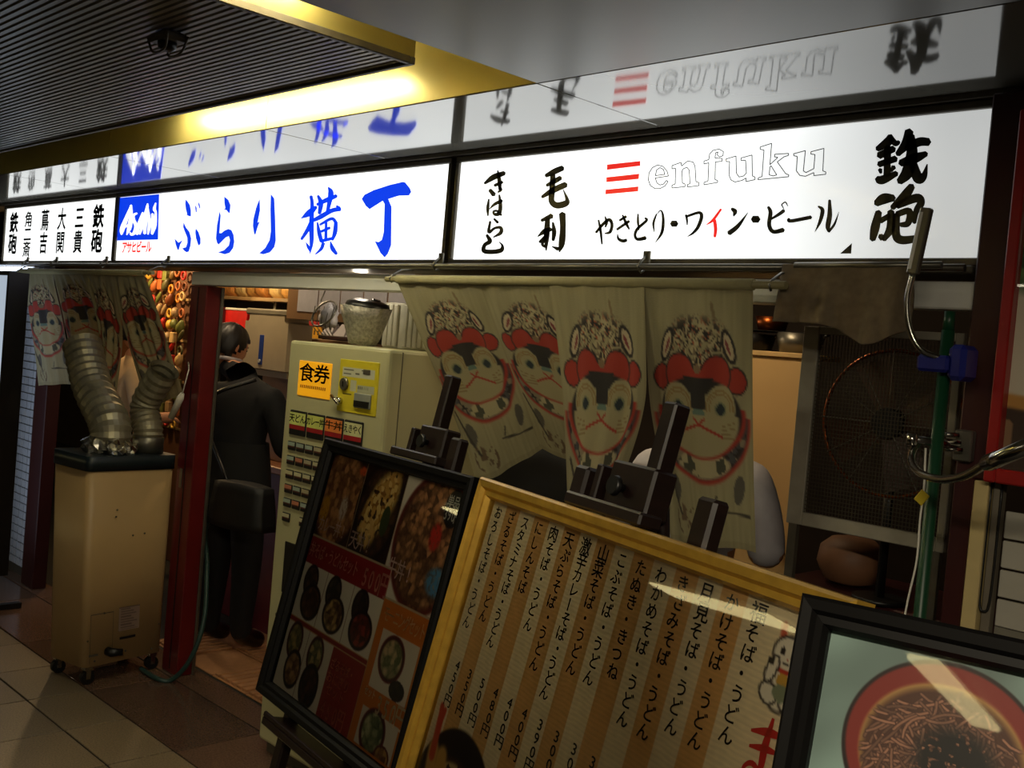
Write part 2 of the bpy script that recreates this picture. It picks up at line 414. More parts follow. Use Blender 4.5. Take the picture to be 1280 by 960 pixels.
# ------------------------------------------------------------------ sign boxes
def sign_face_mat(name, e, fade=None):
    m = bpy.data.materials.new(name); m.use_nodes = True; nt = m.node_tree; b = nt.nodes['Principled BSDF']
    b.inputs['Base Color'].default_value = (0.75, 0.75, 0.74, 1); b.inputs['Roughness'].default_value = 0.12
    b.inputs['Emission Color'].default_value = (0.97, 1.0, 0.99, 1); b.inputs['Emission Strength'].default_value = e
    # uneven backlight and a fade at one end, painted into the emission strength
    tc = nt.nodes.new('ShaderNodeTexCoord'); no = nt.nodes.new('ShaderNodeTexNoise'); no.inputs['Scale'].default_value = 1.3
    nt.links.new(tc.outputs['Object'], no.inputs['Vector'])
    mr = nt.nodes.new('ShaderNodeMapRange'); mr.inputs[1].default_value = 0.3; mr.inputs[2].default_value = 0.7
    mr.inputs[3].default_value = e * 0.86; mr.inputs[4].default_value = e * 1.1
    nt.links.new(no.outputs['Fac'], mr.inputs[0]); last = mr.outputs[0]
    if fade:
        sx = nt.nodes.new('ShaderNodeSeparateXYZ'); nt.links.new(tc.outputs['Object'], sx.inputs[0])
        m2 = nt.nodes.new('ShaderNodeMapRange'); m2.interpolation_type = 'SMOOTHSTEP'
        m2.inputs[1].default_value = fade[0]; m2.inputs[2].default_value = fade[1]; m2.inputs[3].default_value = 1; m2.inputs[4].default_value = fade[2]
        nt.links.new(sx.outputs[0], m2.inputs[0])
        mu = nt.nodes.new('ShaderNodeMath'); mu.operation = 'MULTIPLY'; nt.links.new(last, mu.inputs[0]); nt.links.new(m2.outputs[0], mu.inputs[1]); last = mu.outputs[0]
    nt.links.new(last, b.inputs['Emission Strength'])
    return m
def film(name, rgb, e): return mat(name, rgb, 0.3, emit=e, var=0.02)
F_blue = film('blue_backlit_film', (5, 60, 232), 1.0)
F_white = film('white_backlit_film', (250, 252, 255), 1.6)
F_red = film('red_backlit_film', (226, 40, 34), 1.0)
F_black = mat('opaque_black_film', (5, 5, 5), 0.35)
YF = D - 0.0016
def crop(x0, y0, s, off=0.0): return lambda x, y: PY(x0 + x / s, y0 + y / s, YF - off)
def signbox(name, x0, x1, label, fade=None):
    t = thing(name, label, 'sign', ((x0 + x1) / 2, D, 1.899))
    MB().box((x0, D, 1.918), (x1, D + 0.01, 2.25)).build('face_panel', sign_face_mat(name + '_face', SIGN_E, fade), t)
    f = MB(); ft = 0.016
    f.box((x0 - ft, D - 0.012, 1.899), (x1 + ft, D + 0.13, 1.9175), 0.003).box((x0 - ft, D - 0.012, 2.2505), (x1 + ft, D + 0.13, 2.270), 0.003)
    f.box((x0 - ft, D - 0.012, 1.9175), (x0 - 0.0002, D + 0.13, 2.2505), 0.003).box((x1 + 0.0002, D - 0.012, 1.9175), (x1 + ft, D + 0.13, 2.2505), 0.003)
    f.build('frame', M_bronze, t)
    MB().box((x0, D + 0.1, 1.918), (x1, D + 0.128, 2.25)).build('back_tray', M_steel, t)
    return t
s1 = signbox('sign_box', -7.14, -5.492, 'small white lit sign at far left with six columns of black characters')
s2 = signbox('sign_box', -5.455, -2.800, 'long white lit sign with big blue brush characters and a blue logo square')
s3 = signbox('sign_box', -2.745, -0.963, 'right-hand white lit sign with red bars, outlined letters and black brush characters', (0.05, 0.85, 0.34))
trim = struct(MB().box((-18, 2.34, 2.271), (-0.9, 2.5, 2.2845)).build('trim_1', M_bronze))
trim2 = MB().box((-18, 2.325, 1.880), (-0.96, 2.5, 1.8975), 0.003); struct(trim2.build('trim_2', M_bronze))
# sign 1: six columns
fr1 = lambda x, y: Vector((x, YF, y))



for txt, px in (('鉄砲', 17), ('角二斎', 35), ('蔦吉', 55.5), ('大関', 76.5), ('三貴', 98.5), ('鉄砲', 122)):
    x = PY(px, 290, D).x; b = MB()
    n = len(txt); top = 2.158 if n == 2 else 2.172; st = 0.135 if n == 2 else 0.092
    write(b, column(txt, x, top, st, 0.15 if txt == '鉄砲' else 0.13, 0.135 if n == 2 else 0.10), fr1, 0.038 if txt == '鉄砲' else 0.024)
    b.build('lettering', F_black, s1)
# sign 2
lg = MB(); c3 = crop(144, 240, 11.3)
lg.poly([c3(x, y) for x, y in ((38, 85), (622, 30), (606, 672), (28, 686))]); lg.build('logo_square', F_blue, s2)
lg = MB(); c3 = crop(144, 240, 11.3, 0.0012)
for st in ([(225, 185, 18), (170, 340, 50), (100, 520, 66), (88, 600, 22)], [(225, 190, 25), (222, 350, 50), (200, 500, 60), (162, 605, 12)], [(140, 485, 30), (215, 470, 40)],
           [(305, 300, 25), (258, 330, 35), (262, 400, 42), (295, 480, 52), (270, 575, 46), (225, 600, 30), (208, 570, 15)],
           [(390, 290, 25), (338, 440, 42), (308, 595, 40)], [(400, 310, 40), (390, 450, 50), (345, 595, 22)], [(350, 420, 30), (330, 500, 30)],
           [(458, 165, 18), (432, 330, 56), (415, 585, 40)], [(452, 190, 18), (470, 330, 40), (485, 450, 50), (462, 595, 22)],
           [(525, 310, 35), (535, 450, 48), (518, 590, 30)], [(572, 155, 16), (552, 240, 42), (572, 300, 30), (556, 480, 50), (522, 592, 16)]): brush(lg, st, c3)
lg.build('logo_lettering', F_white, s2)
lg = MB()
x0 = PY(156, 308, D).x; x1 = PY(187, 308, D).x; stp = (x1 - x0) / 5
write(lg, row('アサヒビール', x0, PY(172, 309, D).z, stp * 0.98, stp * 1.1, 0.066), fr1, 0.034); lg.build('small_lettering', F_red, s2)
c1 = crop(210, 240, 9.143); c2 = crop(370, 220, 8.533)
P_bu = [[(203, 85), (225, 110), (250, 150), (262, 210), (262, 280), (240, 275), (212, 262), (218, 250), (205, 200), (196, 130)],
        [(310, 148), (328, 180), (328, 230), (318, 232), (312, 190)], [(343, 108), (362, 140), (370, 185), (360, 188), (348, 150)],
        [(178, 345), (205, 405), (245, 455), (265, 530), (258, 610), (238, 680), (215, 690), (190, 675), (162, 645), (205, 630), (222, 580), (220, 520), (195, 460), (173, 400)],
        [(75, 530), (120, 578), (170, 548), (140, 600), (122, 665), (108, 660), (88, 600)],
        [(318, 415), (350, 460), (372, 530), (372, 590), (355, 612), (345, 605), (320, 530), (312, 460)]]
P_ra = [[(643, 50), (690, 90), (715, 150), (705, 245), (690, 235), (665, 205), (638, 200), (655, 185), (645, 130)],
        [(590, 220), (602, 270), (588, 470), (610, 470), (650, 438), (690, 422), (725, 435), (750, 490), (758, 570), (745, 640), (705, 695), (650, 712), (570, 690), (640, 665), (695, 610), (708, 550), (695, 505), (660, 520), (610, 570), (578, 602), (560, 580), (548, 530), (560, 380)]]
P_ri = [[(1048, 75), (1052, 210), (1025, 350), (1050, 335), (1025, 400), (998, 490), (985, 480), (970, 390), (975, 310), (1010, 170)],
        [(1175, 22), (1215, 75), (1225, 300), (1232, 560), (1215, 630), (1165, 690), (1090, 712), (1042, 700), (1110, 640), (1160, 550), (1175, 450), (1170, 200)]]
P_cho = [[(700, 245), (730, 200), (830, 150), (1000, 95), (1140, 62), (1165, 68), (1215, 130), (1230, 170), (1205, 208), (1100, 210), (985, 245), (1020, 330), (1015, 740), (980, 830), (945, 870), (900, 820), (840, 695), (880, 705), (915, 680), (935, 600), (945, 300), (925, 265), (785, 355), (745, 320)]]
for ps, c in ((P_bu, c1), (P_ra, c1), (P_ri, c1), (P_cho, c2)):
    b = MB()
    for p in ps: b.npoly([c(*q) for q in p])
    b.build('lettering', F_blue, s2)
b = MB()
for st in ([(160, 215, 34), (172, 300, 38), (165, 500, 50), (166, 700, 42), (150, 828, 8)], [(55, 452, 8), (140, 395, 66), (215, 330, 34)], [(175, 470, 44), (120, 580, 42), (58, 675, 28)],
           [(105, 705, 4), (130, 755, 30), (152, 805, 16)], [(235, 210, 26), (265, 290, 50), (250, 400, 36)], [(345, 120, 14), (372, 180, 58), (352, 300, 44), (335, 380, 34)],
           [(225, 305, 30), (330, 255, 48), (432, 212, 38)], [(150, 490, 24), (250, 442, 48), (380, 370, 46), (472, 352, 44)], [(432, 318, 20), (462, 345, 40)],
           [(228, 495, 16), (246, 600, 42), (272, 700, 40)], [(255, 520, 24), (380, 455, 34), (432, 505, 34)], [(426, 500, 40), (416, 600, 46), (388, 682, 26)],
           [(270, 592, 28), (360, 552, 30)], [(262, 695, 34), (390, 665, 32)], [(322, 490, 28), (318, 685, 34)], [(292, 715, 36), (270, 775, 34), (208, 835, 12)], [(368, 700, 12), (388, 770, 46), (432, 832, 32)]): brush(b, st, c2, 1.04)
b.build('lettering', F_blue, s2)
# sign 3
c5 = crop(600, 200, 7.683); c6 = crop(1080, 160, 6.4); c7 = crop(740, 250, 8.0); c8 = crop(890, 170, 7.11); c9 = crop(780, 160, 4.0); c10 = crop(560, 160, 3.765)
T_kihara = [[(45, 225, 20), (130, 165, 45), (235, 125, 35)], [(170, 100, 10), (185, 190, 32), (192, 285, 25)], [(140, 245, 25), (215, 212, 25)], [(180, 250, 18), (200, 285, 25), (172, 310, 12)], [(95, 288, 30), (135, 335, 38)],
            [(85, 375, 12), (75, 460, 26), (76, 535, 12)], [(92, 470, 6), (140, 425, 24), (210, 390, 28)], [(185, 335, 14), (196, 430, 30), (185, 510, 32), (142, 522, 24), (130, 495, 18), (165, 490, 18), (206, 530, 18)],
            [(135, 565, 18), (172, 602, 22)], [(98, 590, 18), (85, 692, 26), (140, 655, 20), (198, 650, 26), (198, 700, 30), (128, 742, 10)],
            [(65, 720, 22), (95, 780, 36), (46, 815, 30), (38, 872, 36), (120, 882, 36), (203, 866, 36), (214, 822, 20), (184, 786, 6)]]
T_mouri = [[(632, 152, 30), (720, 108, 46), (795, 76, 42)], [(640, 245, 24), (715, 205, 38), (775, 170, 36)], [(595, 356, 24), (700, 292, 46), (825, 235, 46)], [(700, 140, 40), (692, 300, 46), (688, 395, 46), (740, 436, 50), (826, 415, 48), (834, 372, 28), (798, 282, 6)],
           [(590, 582, 24), (690, 536, 42)], [(650, 560, 38), (640, 720, 46), (635, 868, 12)], [(555, 735, 8), (620, 685, 40), (682, 665, 32)], [(640, 720, 26), (572, 790, 22)], [(660, 705, 18), (600, 800, 24), (625, 835, 22)],
           [(700, 600, 16), (712, 690, 36), (702, 772, 24)], [(790, 515, 52), (796, 650, 46), (785, 800, 50), (762, 882, 12)], [(690, 830, 6), (752, 855, 34)]]
T_teppo = [[(105, 170, 36), (190, 112, 60), (215, 62, 40)], [(215, 80, 36), (250, 122, 40), (282, 112, 26)], [(190, 150, 50), (186, 280, 46), (186, 380, 50)], [(118, 222, 48), (240, 165, 44)], [(118, 292, 40), (255, 245, 44)], [(102, 410, 44), (150, 414, 58), (262, 362, 36)], [(128, 330, 30), (135, 360, 20)], [(240, 310, 34), (215, 345, 20)],
           [(362, 22, 56), (340, 120, 66), (268, 212, 36)], [(340, 165, 46), (440, 112, 58), (520, 112, 52)], [(290, 282, 46), (400, 245, 66), (500, 205, 36)], [(370, 60, 56), (384, 200, 74), (350, 350, 80), (282, 432, 46)], [(392, 280, 50), (432, 400, 70), (478, 385, 46), (506, 290, 8)],
           [(95, 605, 44), (160, 566, 70), (240, 560, 44)], [(118, 670, 44), (88, 800, 60), (68, 895, 40)], [(128, 860, 36), (150, 885, 40)], [(215, 665, 46), (212, 800, 56), (158, 895, 32)], [(130, 745, 36), (205, 700, 36)],
           [(385, 462, 46), (335, 530, 60), (225, 640, 36)], [(262, 622, 44), (420, 560, 58), (455, 600, 52), (420, 660, 40), (402, 760, 26)], [(262, 690, 40), (362, 665, 44), (352, 760, 44), (292, 775, 30)], [(262, 690, 44), (256, 850, 56), (300, 896, 56), (420, 886, 48)]]
T_yaki = [[(40, 325, 20), (120, 232, 25), (175, 198, 28), (200, 250, 25), (180, 320, 25), (128, 335, 10)], [(65, 200, 14), (85, 300, 22), (100, 440, 14)], [(130, 165, 10), (146, 220, 25), (134, 272, 12)],
          [(275, 205, 18), (340, 165, 24)], [(250, 295, 20), (370, 212, 24)], [(305, 150, 12), (340, 230, 25), (372, 292, 14)], [(255, 340, 6), (265, 388, 22), (310, 410, 28), (345, 400, 26)],
          [(460, 140, 12), (460, 220, 20), (470, 300, 10)], [(530, 180, 16), (545, 205, 22), (455, 288, 25), (430, 350, 22), (455, 392, 26), (535, 380, 34)],
          [(645, 140, 12), (615, 230, 20), (622, 318, 8)], [(650, 140, 5), (690, 105, 12), (712, 180, 22), (700, 320, 25), (635, 425, 5)],
          [(798, 237, 50), (846, 237, 50)],
          [(940, 150, 20), (950, 200, 18), (952, 250, 10)], [(945, 165, 20), (1070, 126, 25), (1095, 170, 30), (1060, 270, 28), (1010, 330, 20), (955, 366, 5)]]
T_i = [[(1290, 92, 18), (1210, 200, 22), (1145, 248, 6)], [(1225, 200, 28), (1236, 290, 28), (1228, 368, 22)]]
T_biru = [[(175, 645, 20), (204, 672, 34), (192, 712, 10)], [(150, 865, 36), (230, 800, 30), (320, 680, 4)], [(363, 740, 50), (413, 740, 50)],
          [(500, 630, 20), (520, 680, 30), (508, 790, 30), (545, 850, 30), (635, 835, 34)], [(520, 742, 14), (600, 692, 25), (640, 662, 26)], [(618, 610, 10), (638, 648, 6)], [(618, 608, 8), (652, 588, 10), (674, 622, 6)],
          [(680, 735, 22), (700, 755, 26), (880, 722, 28)], [(945, 625, 14), (982, 660, 30), (960, 760, 25), (915, 852, 4)], [(1045, 570, 20), (1046, 700, 36), (1030, 800, 36), (1036, 850, 18)], [(1038, 852, 18), (1090, 780, 18), (1128, 675, 3)]]
for ts, c, m in ((T_kihara, c5, F_black), (T_mouri, c5, F_black), (T_teppo, c6, F_black), (T_yaki, c7, F_black), (T_i, c7, F_red), (T_biru, c8, F_black)):
    b = MB()
    for st in ts: brush(b, st, c, 1.24)
    b.build('lettering', m, s3)
for p in (((748, 172), (905, 155), (905, 178), (748, 197)), ((745, 232), (900, 215), (898, 240), (745, 255)), ((742, 290), (896, 275), (895, 298), (740, 312))):
    MB().poly([c10(*q) for q in p]).build('red_bar', F_red, s3)
MB().poly([c9(*q) for q in ((1080, 628), (1140, 575), (1136, 628))]).build('corner_mark', F_black, s3)
OUT = [([(222, 240), (215, 215), (195, 192), (168, 185), (142, 198), (125, 225), (122, 260), (132, 288), (155, 303), (180, 303), (205, 290), (220, 268), (212, 262), (198, 280), (180, 285), (165, 275), (156, 250), (222, 240)], c9),
       ([(157, 238), (203, 232), (198, 208), (180, 198), (163, 210), (157, 238)], c9),
       ([(240, 188), (285, 172), (288, 190), (318, 165), (345, 170), (355, 190), (360, 268), (375, 273), (375, 288), (318, 295), (318, 282), (330, 278), (326, 210), (315, 197), (297, 203), (290, 215), (292, 275), (305, 280), (305, 293), (240, 300), (240, 286), (256, 280), (258, 202), (240, 204), (240, 188)], c9),
       ([(400, 165), (424, 158), (428, 130), (445, 112), (475, 105), (497, 118), (495, 138), (478, 145), (466, 134), (470, 120), (458, 124), (455, 150), (490, 152), (490, 166), (457, 170), (455, 258), (468, 262), (468, 272), (400, 284), (400, 272), (420, 265), (424, 174), (400, 180), (400, 165)], c9),
       ([(510, 155), (560, 140), (562, 225), (575, 245), (598, 240), (612, 225), (608, 162), (585, 162), (585, 150), (640, 135), (642, 240), (655, 245), (655, 258), (610, 268), (610, 250), (590, 262), (555, 270), (535, 260), (525, 235), (528, 168), (512, 168), (510, 155)], c9),
       ([(428, 98), (530, 65), (515, 255), (585, 190), (555, 185), (558, 162), (680, 155), (680, 172), (640, 185), (580, 230), (655, 335), (682, 345), (680, 362), (408, 388), (412, 372), (445, 360), (462, 125), (428, 118), (428, 98)], c8),
       ([(515, 275), (508, 345), (545, 355), (575, 345), (525, 265), (515, 275)], c8),
       ([(725, 158), (830, 130), (812, 310), (835, 325), (905, 290), (915, 165), (878, 160), (880, 140), (995, 110), (985, 310), (1012, 320), (1010, 340), (905, 352), (905, 325), (830, 358), (780, 350), (750, 310), (758, 182), (728, 175), (725, 158)], c8)]
M_outline = mat('grey_outline_film', (16, 16, 18), 0.4)
for pts, c in OUT:
    b = MB(); k = 4.0 if c is c9 else 7.11
    for p, q in zip(pts[:-1], pts[1:]): brush(b, [(p[0], p[1], 1.05 * k), (q[0], q[1], 1.05 * k)], c)
    b.build('outlined_letter', M_outline, s3)

# ------------------------------------------------------------------ header beam, posts, rails
struct(MB().box((-4.545, 2.335, 1.800), (-0.93, 2.40, 1.862), 0.004).build('trim_3', M_white))
rail = thing('hanging_rail', 'thin grey pipe rail with hooks running under the lit signs', 'rail', (-4, 2.30, 1.885))
MB().tube([(-7.2, 2.30, 1.888), (-0.965, 2.30, 1.888)], 0.009, 8).build('pipe', M_steel, rail)
for px in (30, 66, 128, 205, 545, 802):
    x = PY(px, 326, 2.30).x
    h = MB().tube([(x, 2.33, 1.93), (x, 2.30, 1.905), (x, 2.285, 1.888), (x, 2.30, 1.872), (x, 2.315, 1.88)], 0.004, 6).box((x - 0.012, 2.318, 1.90), (x + 0.012, 2.326, 1.935), 0.002); h.build('hook', M_steel, rail)
def post(x0, x1, y0, y1, z0, z1, m, name='post', groove=True):
    b = MB().box((x0, y0, z0), (x1, y1, z1), 0.004)
    return b
lp = thing('door_post', 'bright red wooden door post behind the beige air cooler', 'post', (-4.45, 2.37, 0))
post(-4.545, -4.395, 2.335, 2.42, 0, 1.798, M_red).build('post_body', M_red, lp)
MB().box((-4.470, 2.332, 0.02), (-4.464, 2.3349, 1.79)).build('dark_strip', M_ink, lp)  # thin black strip along the line between the post's red faces
MB().box((-4.3945, 2.405, 0.0), (-4.383, 2.42, 1.797), 0.002).build('edge_strip', M_steel, lp)
MB().box((-4.51, 2.331, 0.86), (-4.485, 2.3349, 0.95), 0.002).build('lock_plate', M_steel, lp)
tag(rebase(post(-0.9455, -0.869, 2.307, 2.42, 1.434, 2.268, M_redbrown).box((-0.9455, 2.307, 0), (-0.902, 2.42, 1.4345), 0.003).build('corner_post', M_redbrown)), 'dark red-brown post at the right end of the signs', 'post')
tag(rebase(post(-6.38, -6.20, 2.34, 2.42, 0, 1.88, M_redbrown).build('door_post', M_redbrown)), 'dark red post below the left end of the left curtain', 'post')

# ================================================================== PRINTS (numpy, in u right / v down, sRGB 0..1)
def C(*a): return np.array(a, float) / 255.0
def vnoise(x, y, seed=0):
    xi, yi = np.floor(x), np.floor(y); fx, fy = x - xi, y - yi
    h = lambda a, b: np.modf(np.abs(np.sin(a * 127.1 + b * 311.7 + seed * 74.7) * 43758.5453))[0]
    sx, sy = fx * fx * (3 - 2 * fx), fy * fy * (3 - 2 * fy)
    return (h(xi, yi) * (1 - sx) + h(xi + 1, yi) * sx) * (1 - sy) + (h(xi, yi + 1) * (1 - sx) + h(xi + 1, yi + 1) * sx) * sy
def fill(img, m, col):
    m = np.clip(m, 0, 1)[..., None]; img[:] = img * (1 - m) + np.asarray(col) * m
def ell(x, y, cx, cy, rx, ry, rot=0, soft=0.06):
    c, s = math.cos(rot), math.sin(rot); dx, dy = x - cx, y - cy
    d = np.hypot((dx * c + dy * s) / rx, (-dx * s + dy * c) / ry); return np.clip((1 - d) / soft + 0.5, 0, 1)
def seg(x, y, ax, ay, bx, by, wd):
    px, py = x - ax, y - ay; dx, dy = bx - ax, by - ay
    t = np.clip((px * dx + py * dy) / (dx * dx + dy * dy + 1e-12), 0, 1); d = np.hypot(px - t * dx, py - t * dy)
    return np.clip((wd - d) / (wd * 0.5) + 0.5, 0, 1)
def rect(x, y, x0, y0, x1, y1): return ((x >= x0) & (x <= x1) & (y >= y0) & (y <= y1)).astype(float)

def noren_print(u, v):
    """toy dog mask with red cap, patterned collar, on unbleached cotton. x,y in panel widths"""
    A = 1.66; x = u - 0.5; y = v * A
    img = np.ones(u.shape + (3,)) * C(146, 138, 106)
    img *= (0.95 + 0.1 * vnoise(u * 40, v * 6, 1))[..., None]
    ol = C(44, 40, 38); red = C(150, 50, 38)
    fill(img, seg(x, y, 0.14, 0.10, 0.20, 0.34, 0.012), C(120, 104, 76))
    y0_ = y; y = y + 0.07
    hd = ell(x, y, 0.0, 0.42, 0.27, 0.16, 0, 0.5); n = 0.6 * vnoise(u * 30, v * 52, 3) + 0.4 * vnoise(u * 62, v * 100, 4)
    fill(img, hd * (n > 0.36), C(112, 98, 78)); fill(img, hd * (n > 0.64), ol); fill(img, hd * (np.abs(n - 0.42) < 0.025), ol); fill(img, hd * (np.abs(n - 0.52) < 0.06), C(168, 156, 122)); fill(img, hd * ((n > 0.6) & (n < 0.64)), C(150, 86, 60))
    for s in (-1, 1):
        fill(img, ell(x, y, 0.29 * s, 0.44, 0.06, 0.12, -0.5 * s), ol); fill(img, ell(x, y, 0.29 * s, 0.44, 0.038, 0.09, -0.5 * s), C(176, 160, 130))
        fill(img, ell(x, y, 0.28 * s, 0.44, 0.014, 0.06, -0.5 * s), C(120, 60, 60))
    y = y0_
    # collar, ring, body marks
    top = (y > 0.80)
    out = ell(x, y, 0, 0.84, 0.475, 0.415) * top
    fill(img, out, red); fill(img, ell(x, y, 0, 0.84, 0.45, 0.385) * top, C(66, 66, 68))
    col = ell(x, y, 0, 0.84, 0.447, 0.38) * top
    fill(img, col * (vnoise(u * 20, v * 34, 5) > 0.55), C(122, 112, 92)); fill(img, col * (np.abs(vnoise(u * 20, v * 34, 6) - 0.5) < 0.08), ol)
    wh = col * ell(x, y, 0, 1.16, 0.27, 0.13, 0, .1); fill(img, wh, C(160, 150, 116)); fill(img, wh * (vnoise(u * 20, v * 36, 9) > 0.68), C(70, 70, 56))
    yk = y; y = y + 0.09
    fill(img, ell(x, y, 0, 0.90, 0.435, 0.285) * (y > 0.84), red)
    for cx, cy, r in ((-0.36, 0.66, 0.095), (0.36, 0.67, 0.095), (-0.17, 0.64, 0.14), (0.17, 0.64, 0.14)):
        fill(img, ell(x, y, cx, cy, r, r * 0.95), ol); fill(img, ell(x, y, cx, cy, r - 0.012, r * 0.95 - 0.012), red)
    fill(img, rect(x, y, -0.05, 0.60, 0.05, 0.70), red); fill(img, ell(x, y, 0, 0.60, 0.035, 0.03), C(120, 100, 76))
    fc = C(150, 140, 106)
    fill(img, ell(x, y, 0, 0.90, 0.40, 0.245), ol)                       # hair
    fill(img, ell(x, y, 0, 0.925, 0.375, 0.245) * (y > 0.90), fc)
    for s in (-1, 1): fill(img, ell(x, y, 0.20 * s, 0.86, 0.145, 0.165, 0.32 * s), fc)
    fill(img, ell(x, y, 0, 0.94, 0.345, 0.185), fc)
    fill(img, rect(x, y, -0.5, 0.66, 0.5, 0.835) * (np.abs(x) < 0.075 + 0.9 * np.clip(0.735 - y, 0, 1)), ol); fill(img, ell(x, y, 0, 0.835, 0.075, 0.035), ol)
    fill(img, ell(x, y, 0, 0.878, 0.065, 0.022), C(92, 114, 104))
    for s in (-1, 1):
        for k, r in enumerate((0.125, 0.10)):
            d = np.hypot((x - 0.2 * s) / r, (y - 0.85) / (r * 0.9)); fill(img, (np.abs(d - 1) < 0.06) * (y < 0.87), C(136, 114, 74))
        fill(img, ell(x, y, 0.2 * s, 0.855, 0.055, 0.046), C(116, 118, 92)); fill(img, ell(x, y, 0.2 * s, 0.857, 0.040, 0.036), C(38, 48, 52))
        for k in range(4): fill(img, seg(x, y, 0.2 * s, 0.97 + 0.024 * k, 0.33 * s, 0.94 + 0.034 * k, 0.004), C(128, 110, 74))
    fill(img, seg(x, y, 0, 0.955, -0.18, 1.01, 0.009), red); fill(img, seg(x, y, 0, 0.955, 0.2, 1.035, 0.009), red)
    fill(img, seg(x, y, -0.05, 0.92, 0.0, 0.955, 0.008), red); fill(img, seg(x, y, 0.05, 0.92, 0, 0.955, 0.008), red)
    y = yk
    fill(img, ell(x, y, -0.33, 1.30, 0.05, 0.09), C(84, 80, 70)); fill(img, ell(x, y, 0.34, 1.28, 0.05, 0.10, 0.3), C(84, 80, 70))
    fill(img, seg(x, y, -0.44, 1.1, -0.30, 1.48, 0.012), C(64, 58, 50)); fill(img, seg(x, y, 0.02, 1.42, 0.44, 1.44, 0.009), C(64, 58, 50)); fill(img, seg(x, y, 0.06, 1.40, 0.1, 1.33, 0.008), C(64, 58, 50))
    m = (ell(x, y, -0.30, 1.50, 0.07, 0.10) + ell(x, y, -0.17, 1.52, 0.06, 0.09)) * (vnoise(u * 30, v * 40, 8) > 0.4); fill(img, m, C(100, 82, 62))
    # hem and soiling
    fill(img, (v > 0.975) * 0.25, C(110, 100, 72)); fill(img, ((u < 0.02) | (u > 0.98)) * 0.25, C(120, 108, 80))
    return img

# ------------------------------------------------------------------ curtains (noren)
def edge_curve(pts, n):
    P = [np.array(PY(*p)) for p in pts]; P = smooth_line(P, 12); P = np.array(P)
    s = np.r_[0, np.cumsum(np.linalg.norm(np.diff(P, axis=0), axis=1))]; t = np.linspace(0, s[-1], n)
    return np.stack([np.interp(t, s, P[:, k]) for k in range(3)], 1)
def noren_panel(parent, left, right, seed, folds, nx=84, ny=132):
    L, R_ = edge_curve(left, ny), edge_curve(right, ny)
    def pos(u, v):
        k = np.round(v * (ny - 1)).astype(int); p = L[k] * (1 - u[..., None]) + R_[k] * u[..., None]
        f = np.zeros_like(u)
        for (cu, wd, amp) in folds: f = f + amp * np.exp(-((u - cu) / wd) ** 2) * np.clip(v * 1.6, 0, 1)
        f = f + 0.005 * np.sin(u * 9 + seed) * v + (0.006 * np.sin(u * 34 + seed) * (1 - v * .7) * np.clip(v * 8, 0, 1) if seed > 4 else 0) + 0.003 * np.sin(u * 21 + v * 3 + seed * 2)
        return p[..., 0], p[..., 1] - f, p[..., 2] + 0.002 * np.sin(u * 13 + seed)
    return grid_print('cloth_panel', noren_print, nx, ny, pos, M_cloth_print, parent)
def noren(name, label, x0, x1, z, panels):
    t = thing(name, label, 'curtain', ((x0 + x1) / 2, 2.2, z))
    MB().tube([(x0 - 0.06, 2.2, z - 0.001), (x1 + 0.09, 2.2, z + 0.002)], 0.010, 10).build('rod', mat('bamboo_rod', (150, 140, 96), 0.5), t)
    sl = MB().tube([(x0, 2.2, z - 0.001), (x1, 2.2, z + 0.002)], 0.0145, 12).build('rod_sleeve', mat('curtain_cloth', (160, 152, 112), 0.9, 0, 0.06, 60, bump=0.2), t)
    for hx in (x0 - 0.03, x1 + 0.05):
        MB().tube([(hx, 2.2, z - 0.012), (hx, 2.19, z), (hx, 2.2, z + 0.013), (hx, 2.24, z + 0.035), (hx, 2.286, z + 0.040)], 0.0035, 6).build('hook', M_steel, t)
    for p in panels: noren_panel(t, *p)
    return t
Yr = 2.2
noren('noren_curtain', 'large cream split curtain with printed dog faces hanging beside the ticket machine', -2.83, -1.431, 1.832, [
    ([(497, 352, 2.2), (530, 430, 2.235), (572, 530, 2.30), (598, 608, 2.36)], [(600, 354, 2.2), (628, 430, 2.24), (660, 505, 2.30), (683, 558, 2.36)], 1, [(0.75, 0.08, -0.012), (0.1, 0.1, 0.012)]),
    ([(598, 354, 2.2), (626, 430, 2.24), (656, 505, 2.30), (677, 560, 2.36)], [(704, 356, 2.2), (722, 430, 2.225), (750, 520, 2.28), (772, 604, 2.34)], 2, [(0.2, 0.1, 0.010)]),
    ([(686, 356, 2.195), (700, 450, 2.18), (708, 560, 2.17), (712, 692, 2.17)], [(806, 358, 2.195), (808, 440, 2.18), (806, 505, 2.185), (784, 580, 2.20), (748, 652, 2.21)], 3, [(0.9, 0.08, 0.014), (0.35, 0.2, 0.008)]),
    ([(804, 358, 2.197), (808, 440, 2.20), (812, 510, 2.23), (826, 600, 2.27), (836, 676, 2.29)], [(941, 361, 2.2), (940, 460, 2.215), (942, 580, 2.26), (946, 690, 2.30)], 4, [(0.08, 0.08, -0.012)])])
